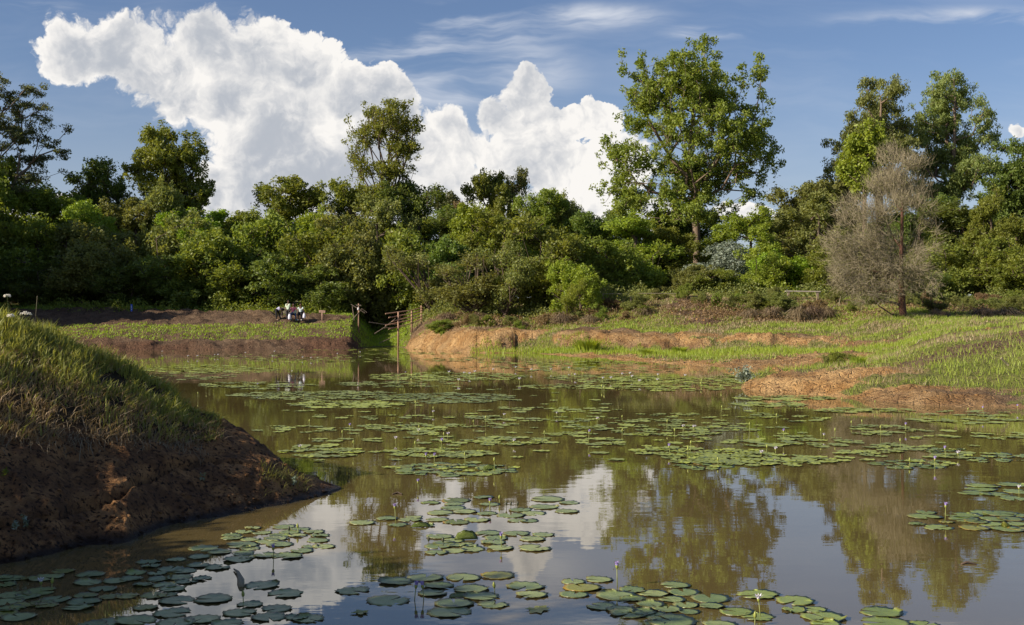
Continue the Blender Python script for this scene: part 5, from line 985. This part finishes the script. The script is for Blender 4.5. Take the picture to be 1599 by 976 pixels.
def tip_tuft():
    n = 260; u = RNG.uniform(405, 480, n); D = np.interp(u, [405, 495], [13.6, 14.2]) + RNG.normal(0, .15, n); X = (u - CX) / F * D; z = nsamp(NZ, X, D); k_ = z > .02; m_ = int(k_.sum())
    tag(link('grass_tuft', blades('grass_tuft', np.stack([X, D, z], 1)[k_], RNG.uniform(.03, .12, m_), np.stack([RNG.normal(.07, .06, m_), RNG.normal(-.04, .05, m_)], 1), RNG.uniform(.005, .01, m_), RNG.random(m_), GR)), 'thin tuft of green grass growing near the tip of the mound', 'grass tuft', kind='stuff')
tip_tuft()
def weed_flower(x, ytop, ybase, D, label, col, spread=.06):
    X = (x - CX) / F * D; z0 = ngz(X, D); zt = CAMH - (ytop - HOR) * D / F; h = zt - z0; r = empty('flowering_weed', (X, D, z0)); tag(r, label, 'weed'); rng = random.Random(int(x))
    pole('stem', [(0, 0, -.02), (.02, 0, h * .5), (0, 0, h * .9)], [.005, .004, .002], STEM, r, 5); bm = bmesh.new()
    for i in range(70):
        a = rng.uniform(0, 6.28); rr = spread * math.sqrt(rng.random()); M = Matrix.Translation((math.cos(a) * rr, math.sin(a) * rr, h * .9 + .02 - rr * .35 + rng.uniform(-.012, .012))); bmesh.ops.create_icosphere(bm, subdivisions=1, radius=rng.uniform(.004, .008), matrix=M)
    bm_obj('flower_head', bm, col, r)
PALE = plain('pale_flower', (.75, .72, .62), .8, .1, 30, .05)
weed_flower(40, 486, 510, 14.2, 'flat white flower head on a thin stalk at the left on the mound crest', PALE, .075)
weed_flower(11, 457, 500, 14.0, 'taller pinkish white flower near the left edge above the mound crest', PALE, .04)
weed_flower(17, 491, 505, 14.0, 'low cream flower head left of the flat white one', PALE, .045)
for (x, yt, lb) in [(58, 462, 'tall dry seed stalk beside the flat white flower'), (68, 500, 'short leaning dry stalk right of the white flower')]:
    D = 14.3; X = (x - CX) / F * D; z0 = ngz(X, D); h = CAMH - (yt - HOR) * D / F - z0; o = pole('seed_stalk', [(X - .06, D, z0), (X - .02, D, z0 + h * .5), (X, D, z0 + h)], [.003, .002, .004], TWIG, None, 5); tag(o, lb, 'stalk')
# ------------------------------------------------------------------ pole fence across the gully
def pole_fence():
    D0 = 97; pxs = [(622, 487, 532, 95), (643, 484, 518, 96.5), (658, 477, 509, 98)]; posts = []
    root = empty('pole_fence', (P(622, 530, 96).x, 96, 0)); tag(root, 'rustic pole fence of three posts and thin rails crossing the green gully', 'fence'); org = root.location.copy()
    for (x, a, b, D) in pxs:
        t_ = P(x, a, D); b_ = P(x, b, D); b_.z = min(b_.z, ground_z(b_.x, D)) - .2; pole('post', [b_ - org, t_ - org], [.085, .07], WOODR, root, 7); posts.append((D, b_, t_))
    far = (105, P(664, 505, 105), P(664, 477, 105))
    for i, (y0, y1) in enumerate([(489, 480), (495, 484), (501, 488), (507, 492), (513, 497)]):
        a = P(602 + (i % 3) * 5, y0 + 1, 94.4); m_ = P(643, (y0 + y1) / 2, 96.4); b_ = P(661, y1, 98); pole('rail', [a - org, m_ - org, b_ - org], [.05, .045, .04], WOODR, root, 5)
    for (x0, y0, d0, x1, y1, d1) in [(585, 521, 95, 618, 497, 96), (592, 536, 95, 640, 512, 98), (624, 493, 96, 640, 522, 97.5), (576, 503, 96, 622, 507, 97), (600, 512, 95.6, 645, 508, 98.5)]:
        pole('loose_pole', [P(x0, y0, d0) - org, P((x0 + x1) / 2, (y0 + y1) / 2 + 1.5, (d0 + d1) / 2) - org, P(x1, y1, d1) - org], [.03, .028, .018], WOOD, root, 5)
pole_fence()
def stakes():
    D = 96; b_ = P(560, 504, D); root = empty('crossed_stakes', (b_.x, D, 0)); tag(root, 'upright stake with crossed sticks and a white rag, left of the gully', 'stake'); o = root.location.copy()
    pole('post', [Vector((b_.x, D, ground_z(b_.x, D) - .2)) - o, P(560, 474, D) - o], [.06, .05], WOODR, root, 6)
    pole('stick', [P(548, 475, D - .1) - o, P(570, 489, D - .15) - o], [.03, .02], WOOD, root, 5); pole('stick', [P(553, 496, D - .1) - o, P(565, 482, D) - o, P(573, 488, D) - o], [.03, .03, .02], WOOD, root, 5); pole('stick', [P(550, 478, D) - o, P(553, 500, D) - o], [.03, .03], WOOD, root, 5)
    pole('stick', [P(556, 476.5, D - .08) - o, P(564, 477, D - .08) - o], [.035, .035], WOOD, root, 5)
    bm = bmesh.new(); bmesh.ops.create_icosphere(bm, subdivisions=2, radius=.10); bmesh.ops.transform(bm, matrix=Matrix.Diagonal((.8, .5, 1.3, 1)), verts=bm.verts)
    for v in bm.verts: v.co *= 1 + .25 * math.sin(v.co.x * 40 + v.co.z * 30)
    c = bm_obj('rag', bm, CLOTHW, root, True); c.location = P(559.5, 482, D - .18) - o
CLOTHW = plain('white_cloth', (.72, .72, .76), .8, .08, 8, .1); stakes()
SIGNW = plain('sign_wood', (.42, .27, .20), .8, .2, 6, .2)
def t_sign():
    D = 95.5; X = (503 - CX) / F * D; z0 = ground_z(X, D); r = empty('wooden_sign', (X, D, z0)); tag(r, 'small T shaped wooden sign on a thin post on the bare soil', 'sign'); zt = CAMH - (486.5 - HOR) * D / F - z0
    pole('post', [(0, .03, -.15), (0, .03, zt + .05)], .045, SIGNW, r, 6); bm = bmesh.new(); bm_box(bm, (0, 0, zt), (.52, .035, .20), Matrix.Rotation(R(4), 3, 'Y'), .008); bm_obj('board', bm, SIGNW, r)
    bm = bmesh.new()
    for i in range(5): bm_box(bm, (-.15 + i * .075, -.02, zt), (.035, .006, .05))
    bm_obj('faded_marks', bm, plain('faded_paint', (.20, .13, .10), .9, .2), r)
t_sign()
def blue_post():
    D = 100; X = (205.5 - CX) / F * D; z0 = ground_z(X, D); r = empty('marker_post', (X, D, z0)); tag(r, 'short bright blue marker post with white marks at the thicket edge', 'post'); B_ = plain('blue_paint', (.02, .10, .50), .5, .15)
    bm = bmesh.new(); bm_box(bm, (0, 0, .38), (.16, .10, .62), None, .015); bm_obj('panel', bm, B_, r); bm = bmesh.new()
    for i in range(3): bm_box(bm, (.005, -.052, .52 - i * .14), (.05, .006, .07))
    bm_obj('marks', bm, CLOTHW, r); pole('stake', [(0, 0, -.2), (0, 0, .12)], .035, WOODR, r)
blue_post()
def plank_bench():
    D = 90; a = P(1226, 454.5, D); b_ = P(1281, 455.5, D); m_ = (a + b_) / 2; r = empty('plank_bench', (m_.x, D, 0)); tag(r, 'simple grey plank bench on two stump legs at the crest of the bank', 'bench')
    bm = bmesh.new(); bm_box(bm, (0, 0, m_.z), (b_.x - a.x, .32, .09), Matrix.Rotation(R(.8), 3, 'Y'), .01); bm_obj('seat', bm, plain('grey_plank', (.36, .32, .27), .85, .2), r)
    for x in (-1.1, 1.15):
        gz = ground_z(m_.x + x, D); bm = bmesh.new(); bm_box(bm, (x, 0, (m_.z - .04 + gz - .2) / 2), (.17, .22, m_.z - .04 - gz + .2), None, .015); bm_obj('leg', bm, WOOD, r)
plank_bench()
def wire_rail():
    D = 90; r = empty('low_rail', (P(1008, 458, D).x, D, 0)); o = r.location.copy(); tag(r, 'long thin low rail along the grassy crest above the brown slope', 'rail'); pole('rail', [P(940, 459, D) - o, P(1008, 458, D) - o, P(1076, 458.5, D) - o], .028, TWIG, r, 5)
    for x in (942, 985, 1030, 1074):
        q0 = P(x, 458.5, D); pole('post', [Vector((q0.x, D + .04, ground_z(q0.x, D) - .2)) - o, Vector((q0.x, D + .04, q0.z + .05)) - o], .035, WOOD, r, 5)
wire_rail()
for (x0, y0, x1, y1, D, lb) in [(1299, 466, 1304, 477, 84, 'short pale broken stick standing left of the dry tree'), (1310, 441, 1313, 462, 86, 'grey stump of a post at the left foot of the dry tree'), (1563, 574, 1584, 583, 33, 'pale fallen stick on the right hand grassy hill'), (1508, 526, 1516, 519, 47, 'small bare twig on the right hill crest'), (755, 505, 762, 495, 88, 'pale leaning root on the centre scarp'), (1432, 545, 1440, 530, 52, 'thin stick in the grass under the dry tree')]:
    a = P(x0, y0, D); b_ = P(x1, y1, D); a.z = ground_z(a.x, D) - .02 if y0 > y1 else ground_z(a.x, D) + .25; o = pole('fallen_stick' if abs(y1 - y0) < 12 else 'stump', [a, (a + b_) / 2 + Vector((0, .05, .05)), b_], [.035, .03, .015], TWIG, None, 5); tag(o, lb, 'stick')
# ------------------------------------------------------------------ bench with people
BX = (454 - CX) / F * 95; BY = 95.0; BZ = CAMH - (490 - HOR) * 95 / F
gz_ = ground_z(BX, BY); BZ = gz_
def bench():
    r = empty('wooden_bench', (BX, BY + .35, BZ)); tag(r, 'long slatted grey wooden bench where three people gather', 'bench'); SL = plain('bench_wood', (.20, .165, .14), .8, .25, 7)
    for i in range(4):
        bm = bmesh.new(); bm_box(bm, (0, .30 + .03 * i, .62 + i * .13), (1.85, .03, .09), Matrix.Rotation(R(-10), 3, 'X'), .006); bm_obj('back_slat', bm, SL, r)
    for i in range(4):
        bm = bmesh.new(); bm_box(bm, (0, -.15 + i * .12, .46), (1.85, .10, .035), None, .006); bm_obj('seat_slat', bm, SL, r)
    for x in (-.85, .85):
        bm = bmesh.new(); bm_box(bm, (x, -.15, .20), (.07, .07, .5), None, .006); bm_obj('leg', bm, SL, r); bm = bmesh.new(); bm_box(bm, (x, .27, .20), (.07, .07, .5), None, .006); bm_box(bm, (x, .37, .76), (.06, .05, .64), Matrix.Rotation(R(-12), 3, 'X')); bm_obj('leg', bm, SL, r)
bench()
SKIN = plain('dark_skin', (.12, .062, .04), .6, .1, 5, .05); HAIR = plain('black_hair', (.012, .010, .009), .8, .2)
def cloth(name, c): return plain(name, c, .85, .12, 14, .25)
def skinmesh(name, verts, edges, rad, mt, parent):
    me = bpy.data.meshes.new(name); me.from_pydata([Vector(v) for v in verts], edges, []); me.materials.append(mt); o = link(name, me, parent)
    md = o.modifiers.new('skin', 'SKIN'); md.use_smooth_shade = True
    for i, rr in enumerate(rad): me.skin_vertices[0].data[i].radius = rr if isinstance(rr, tuple) else (rr, rr); me.skin_vertices[0].data[i].use_root = (i == 0)
    s2 = o.modifiers.new('sub', 'SUBSURF'); s2.levels = 1; s2.render_levels = 2; return o
def hand(parent, wrist, dr, side, mt):
    bm = bmesh.new(); d = Vector(dr).normalized(); s_ = Vector(side).normalized(); n = d.cross(s_).normalized(); w_ = Vector(wrist); rot = Matrix((s_, d, n)).transposed()
    bm_box(bm, w_ + d * .045, (.075, .09, .028), rot, .008)
    for k_, (off, ln) in enumerate([(-.029, .062), (-.010, .075), (.010, .070), (.029, .055)]):
        bm_box(bm, w_ + d * (.09 + ln * .25) + s_ * off, (.016, ln * .55, .017), rot, .004); bm_box(bm, w_ + d * (.09 + ln * .68) + s_ * off + n * .014, (.014, ln * .45, .015), Matrix.Rotation(.5, 3, s_) @ rot, .004)
    bm_box(bm, w_ + d * .055 - s_ * .05, (.018, .055, .02), Matrix.Rotation(.6, 3, n) @ rot, .005); bm_obj('hand', bm, mt, parent, True)
def person(loc, J, label, top, bottom, shoes, sleeves='short', skirt=False, group=None, face=(0, -1, 0)):
    """J: joints in metres: pelvis, waist, chest, neck, head, crown, and sh/el/wr/hip/kn/an/toe for l and r"""
    r = empty('person', loc); tag(r, label, 'person', group); j = J
    V = ['pelvis', 'waist', 'chest', 'neck', 'head', 'crown', 'shl', 'ell', 'wrl', 'shr', 'elr', 'wrr', 'hipl', 'knl', 'anl', 'toel', 'hipr', 'knr', 'anr', 'toer']; ix = {n: i for i, n in enumerate(V)}
    E = [('pelvis','waist'),('waist','chest'),('chest','neck'),('neck','head'),('head','crown'),('chest','shl'),('shl','ell'),('ell','wrl'),('chest','shr'),('shr','elr'),('elr','wrr'),('pelvis','hipl'),('hipl','knl'),('knl','anl'),('anl','toel'),('pelvis','hipr'),('hipr','knr'),('knr','anr'),('anr','toer')]
    rd = dict(pelvis=.12, waist=.105, chest=.125, neck=.05, head=.085, crown=.08, shl=.055, shr=.055, ell=.04, elr=.04, wrl=.028, wrr=.028, hipl=.085, hipr=.085, knl=.058, knr=.058, anl=.038, anr=.038, toel=.03, toer=.03)
    skinmesh('body', [j[n] for n in V], [(ix[a], ix[b]) for a, b in E], [rd[n] for n in V], SKIN, r)
    g = 1.16
    tv = ['waist', 'pelvis', 'chest', 'shl', 'shr'] + (['ell', 'elr'] if sleeves == 'long' else ['ml', 'mr']); jj = dict(j)
    jj['ml'] = tuple((Vector(j['shl']) * .45 + Vector(j['ell']) * .55)); jj['mr'] = tuple((Vector(j['shr']) * .45 + Vector(j['elr']) * .55)); rr = dict(rd, ml=.052, mr=.052, neck=.05)
    ti = {n: i for i, n in enumerate(tv)}; te = [('waist','pelvis'),('waist','chest'),('chest','shl'),('chest','shr'),('shl',tv[5]),('shr',tv[6])]
    skinmesh('shirt', [jj[n] for n in tv], [(ti[a], ti[b]) for a, b in te], [rr[n] * g + .006 for n in tv], top, r)
    bv = ['pelvis', 'hipl', 'knl', 'anl', 'hipr', 'knr', 'anr']; bi = {n: i for i, n in enumerate(bv)}
    skinmesh('trousers' if not skirt else 'long_skirt', [jj[n] for n in bv], [(bi[a], bi[b]) for a, b in [('pelvis','hipl'),('hipl','knl'),('knl','anl'),('pelvis','hipr'),('hipr','knr'),('knr','anr')]], [(rr[n] * g + (.03 if skirt else .01)) for n in bv], bottom, r)
    for s_ in 'lr':
        a = Vector(j['an' + s_]); t_ = Vector(j['toe' + s_]); bm = bmesh.new(); d = (t_ - a); d.z = 0; q_t = d.to_track_quat('Y', 'Z').to_matrix(); c_ = (a + t_) / 2; bm_box(bm, (c_.x, c_.y, min(a.z, t_.z) + .005), (.095, .25, .08), q_t, .022); bm_obj('shoe', bm, shoes, r)
        w_ = Vector(j['wr' + s_]); dd = (w_ - Vector(j['el' + s_])).normalized(); hand(r, w_, dd, dd.cross(Vector((0, 1, .1))), SKIN)
    h = Vector(j['head']); cr = Vector(j['crown']); ax = (cr - h).normalized(); fc = Vector(face); bm = bmesh.new(); bmesh.ops.create_icosphere(bm, subdivisions=3, radius=.118)
    for v in list(bm.verts):
        if v.co.normalized().dot(fc) > .45 and v.co.normalized().dot(ax) < .55: bm.verts.remove(v)
    o = bm_obj('hair', bm, HAIR, r, True); o.location = h + ax * .055 - fc * .012
    bm = bmesh.new(); c_ = h + ax * .02 + fc * .085; sdv = ax.cross(fc); bmesh.ops.create_icosphere(bm, subdivisions=1, radius=.016, matrix=Matrix.Translation(c_ - ax * .01 + fc * .01))
    for q in (-1, 1):
        bmesh.ops.create_icosphere(bm, subdivisions=1, radius=.018, matrix=Matrix.Translation(h + sdv * q * .09)); 
    bm_obj('nose_and_ears', bm, SKIN, r, True)
    bm = bmesh.new()
    for q in (-1, 1): bmesh.ops.create_icosphere(bm, subdivisions=1, radius=.010, matrix=Matrix.Translation(h + ax * .04 + fc * .088 + sdv * q * .033))
    bmesh.ops.create_icosphere(bm, subdivisions=1, radius=.012, matrix=Matrix.Translation(h - ax * .045 + fc * .080)); bm_obj('eyes_and_mouth', bm, HAIR, r, True)
    return r
def px2(x): return (x - CX) / F * 95 - BX
# seated in white at right of the bench
seat = lambda x, **o: dict(dict(pelvis=(x,.18,.60), waist=(x,.20,.78), chest=(x,.17,.98), neck=(x,.15,1.16), head=(x,.12,1.27), crown=(x,.13,1.38), shl=(x-.17,.16,1.06), ell=(x-.24,.10,.80), wrl=(x-.14,-.12,.66), shr=(x+.17,.16,1.06), elr=(x+.25,.10,.82), wrr=(x+.22,-.16,.70), hipl=(x-.09,.12,.57), knl=(x-.12,-.30,.56), anl=(x-.12,-.30,.10), toel=(x-.13,-.44,.04), hipr=(x+.09,.12,.57), knr=(x+.13,-.30,.56), anr=(x+.15,-.30,.10), toer=(x+.17,-.44,.04)), **o)
x = px2(468.2); person((BX, BY + .2, BZ), seat(x, wrr=(x + .34, -.18, .66), elr=(x + .26, .06, .84)), 'person in a pale mint sleeveless top and dark trousers seated at the bench right', cloth('mint_white_cloth', (.60, .72, .72)), cloth('black_trousers', (.015, .015, .02)), cloth('white_shoes', (.7, .66, .6)))
x = px2(457.0); person((BX, BY + .2, BZ), seat(x, knr=(x + .24, -.28, .56), anr=(x + .30, -.32, .10), toer=(x + .33, -.46, .04), wrr=(x + .14, -.18, .68)), 'person in a maroon top and blue jeans seated behind the standing one', cloth('maroon_cloth', (.12, .015, .06)), cloth('blue_jeans', (.05, .09, .20)), cloth('teal_shoes', (.03, .28, .32)))
x = px2(451.0); person((BX, BY - .35, BZ), dict(pelvis=(x,0,.88), waist=(x-.01,0,1.05), chest=(x-.01,0,1.25), neck=(x+.01,0,1.43), head=(x+.03,-.01,1.53), crown=(x+.03,0,1.64), shl=(x-.16,.02,1.33), ell=(x-.20,.0,1.06), wrl=(x-.12,-.12,.88), shr=(x+.14,-.04,1.33), elr=(x+.16,-.05,1.06), wrr=(x+.12,-.10,.82), hipl=(x-.08,0,.82), knl=(x-.08,-.03,.46), anl=(x-.07,.03,.08), toel=(x-.06,-.12,.04), hipr=(x+.08,0,.82), knr=(x+.08,-.02,.46), anr=(x+.07,.0,.08), toer=(x+.10,-.16,.04)), 'person standing in a pale mint cardigan and dark skirt holding a white bag', cloth('mint_cardigan', (.52, .62, .50)), cloth('dark_skirt', (.02, .018, .022)), cloth('brown_sandals', (.16, .06, .05)), 'long', True, face=(.5, -.87, 0))
x = px2(432.5); person((BX, BY - .1, BZ), dict(pelvis=(x,.05,.86), waist=(x+.10,.08,.98), chest=(x+.26,.12,1.04), neck=(x+.40,.16,1.0), head=(x+.48,.22,.93), crown=(x+.52,.28,.84), shl=(x+.28,.00,1.0), ell=(x+.36,-.02,.78), wrl=(x+.42,.10,.60), shr=(x+.30,.26,1.0), elr=(x+.40,.30,.78), wrr=(x+.44,.26,.60), hipl=(x-.04,-.06,.82), knl=(x+.0,-.10,.46), anl=(x-.03,-.10,.08), toel=(x+.12,-.14,.04), hipr=(x+.06,.14,.82), knr=(x+.20,.12,.46), anr=(x+.30,.10,.08), toer=(x+.45,.06,.04)), 'person in a lilac white shirt and black trousers bending over the end of the bench', cloth('lilac_shirt', (.52, .52, .78)), cloth('black_trousers', (.012, .012, .014)), cloth('tan_shoes', (.35, .25, .18)), face=(.5, .2, -.8))
def bag(x, ytop, ybot, D, label, mt):
    s = D / F; zt = CAMH - (ytop - HOR) * s; zb = CAMH - (ybot - HOR) * s; X = (x - CX) * s; r = empty('carrier_bag', (X, D, zb)); tag(r, label, 'bag'); h = (zt - zb) * .8; bm = bmesh.new(); rings = []
    for (z, w_, d_) in [(0, .10, .07), (.04, .135, .09), (h * .45, .125, .085), (h * .85, .09, .05), (h, .045, .02)]: rings.append([bm.verts.new((math.cos(a) * w_ * (1 + .1 * math.sin(a * 5 + z * 20)), math.sin(a) * d_, z)) for a in [k_ * 6.283 / 12 for k_ in range(12)]])
    for a, b_ in zip(rings, rings[1:]):
        for k_ in range(12): bm.faces.new((a[k_], a[(k_ + 1) % 12], b_[(k_ + 1) % 12], b_[k_]))
    bm.faces.new(rings[0][::-1]); bm_obj('sack', bm, mt, r, True)
    for q in (-1, 1): pole('handle', [(q * .04, 0, h * .97), (q * .05, 0, h * 1.15), (0, 0, (zt - zb))], .006, mt, r, 5)
BAG = plain('white_plastic', (.66, .66, .80), .4, .06, 10, .3)
sh = (gz_ - (CAMH - (490 - HOR) * 95 / F)) * F / 95
bag(452.2, 477.5 - sh, 488.5 - sh, 94.5, 'white carrier bag hanging from the hand of the standing person', BAG)
bag(475, 477 - sh, 486.5 - sh, 94.9, 'white carrier bag at the side of the person seated on the right', BAG)
bm = bmesh.new(); bm_box(bm, (0, 0, 0), (.22, .12, .30), Matrix.Rotation(.6, 3, 'Y'), .03); o = bm_obj('cloth_bundle', bm, cloth('pale_yellow_cloth', (.55, .58, .38)), None, True); o.location = (BX + px2(461), BY - .02, BZ + .68); tag(o, 'pale yellow green bundle lying between the two seated people', 'bundle')

# thicket on the near left shore, beyond the left edge, whose shade falls on the mound
for i, (X, Y, H) in enumerate([(-15,13.5,3.2),(-14.5,12,3.6),(-15,10.4,4.2),(-14,9,4.0),(-14.8,7.6,4.4),(-14,6.2,4.3),(-15,4.8,4.6),(-17,12.5,4.2),(-17,9.5,4.8),(-17,6.5,5.0),(-17.5,15,3.6),(-12.8,11.5,3.2),(-12.6,9.8,3.3),(-12.8,8.2,3.4),(-13,6.6,3.4),(-12.8,13,3.0),(-13.5,3.6,6.0),(-12.6,3.0,5.4),(-15,2.8,6.4),(-13.6,4.8,5.2),(-15.5,4.2,5.8),(-14.2,2.4,6.0)]):
    wme, cme, H0, W0 = PR['shrub'][i % 4]; r = empty('bush', (X, Y, 1.6), i * 1.3); s_ = H * .80 / H0; r.scale = (s_ * 1.5, s_ * 1.5, s_); tag(r, 'leafy bush of the shore thicket beyond the left edge, beside the near mound', 'bush', 'bushes left of the near mound')
    for nm, me, mt in (('trunk', wme, BARKD), ('crown', cme, LM['mid'])): link(nm, me, r)

# small scrub bushes along the lip of the right bank terrace
for i in range(34):
    x = 690 + i * 26.5 + random.uniform(-9, 9); D = random.uniform(84, 91); h = random.uniform(9, 20)
    X = (x - CX) / F * D; gy = HOR - (ground_z(X, D) - CAMH) * F / D
    plant('shrub', x, gy - h, random.uniform(16, 34), D, random.choice(['olive', 'mid', 'olive', 'dry', 'mid']), 'small scrubby bush in the ragged row along the lip of the right bank', group='scrub along the lip of the right bank', sink=.25)

def turf_roots():
    n = 520; u = RNG.uniform(-60, 330, n); D = np.interp(u, [-60, 0, 100, 200, 300, 400], [11.5, 11.55, 12.1, 12.75, 13.5, 13.9]) + RNG.normal(0, .12, n); X = (u - CX) / F * D; z = nsamp(NZ, X, D); a = np.stack([X, D, z + .03], 1)
    L = RNG.uniform(.06, .30, n)[:, None]; d = np.stack([RNG.normal(.15, .35, n), RNG.normal(-.62, .2, n), RNG.normal(-.75, .2, n)], 1); m_ = a + d * L * .5 + np.stack([RNG.normal(0, .02, n), np.full(n, -.02), np.full(n, .02)], 1); e = a + d * L
    s_ = np.stack([np.full(n, .004), np.zeros(n), np.zeros(n)], 1); V = np.stack([a - s_, a + s_, m_ + s_ * .8, m_ - s_ * .8, e], 1).reshape(-1, 3); o = (np.arange(n) * 5)[:, None]
    Fc = np.concatenate([np.array([[0, 1, 2]]) + o, np.array([[0, 2, 3]]) + o, np.array([[3, 2, 4]]) + o])
    tag(link('hanging_roots', npmesh('hanging_roots', V, Fc, GRD, False, {'tint': np.repeat(RNG.random(n), 5)})), 'dry roots and stems hanging over the bare soil below the turf of the near mound', 'roots', kind='stuff')
turf_roots()
def clods():
    rng = np.random.default_rng(9); base = []; 
    bm = bmesh.new(); bmesh.ops.create_icosphere(bm, subdivisions=1, radius=1.0); bv = np.array([v.co[:] for v in bm.verts]); bf = np.array([[v.index for v in f.verts] for f in bm.faces]); bm.free(); V = []; Fq = []; k_ = 0
    def put(X, D, z, r):
        nonlocal k_
        V.append(bv * r * rng.uniform(.6, 1.2, (len(bv), 1)) * [1, 1, .7] + [X, D, z]); Fq.append(bf + k_); k_ += len(bv)
    for _ in range(260):
        u = rng.uniform(-20, 520); f_ = np.array([np.interp(u, ncx, NK[:, 1, 0])])[0]; D = f_ + abs(rng.normal(0, .35)); X = (u - CX) / F * D; z = float(nsamp(NZ, X, D)); put(X, D, z, rng.uniform(.008, .035))
    tag(link('fallen_clods', npmesh('fallen_clods', np.concatenate(V), np.concatenate(Fq), bpy.data.materials['near_bank_red_soil'], False, {'grass': np.zeros(k_)})), 'small fallen clods of red soil along the foot of the near mound', 'clods', kind='stuff')
    V.clear(); Fq.clear(); k_ = 0
    for _ in range(1500):
        u = rng.uniform(640, 1620); D = rng.uniform(28, 90); X = (u - CX) / F * D; g = float(tsamp(GG, X, D)); z = float(tsamp(ZG, X, D))
        if g < .3 and z > .0: put(X, D, z, rng.uniform(.03, .16) * min(1, D / 60))
    tag(link('earth_clods', npmesh('earth_clods', np.concatenate(V), np.concatenate(Fq), GROUND, False, {'grass': np.zeros(k_), 'tone': np.full(k_, .9)})), 'loose orange earth clods scattered over the bare right and centre banks', 'clods', kind='stuff')
clods()
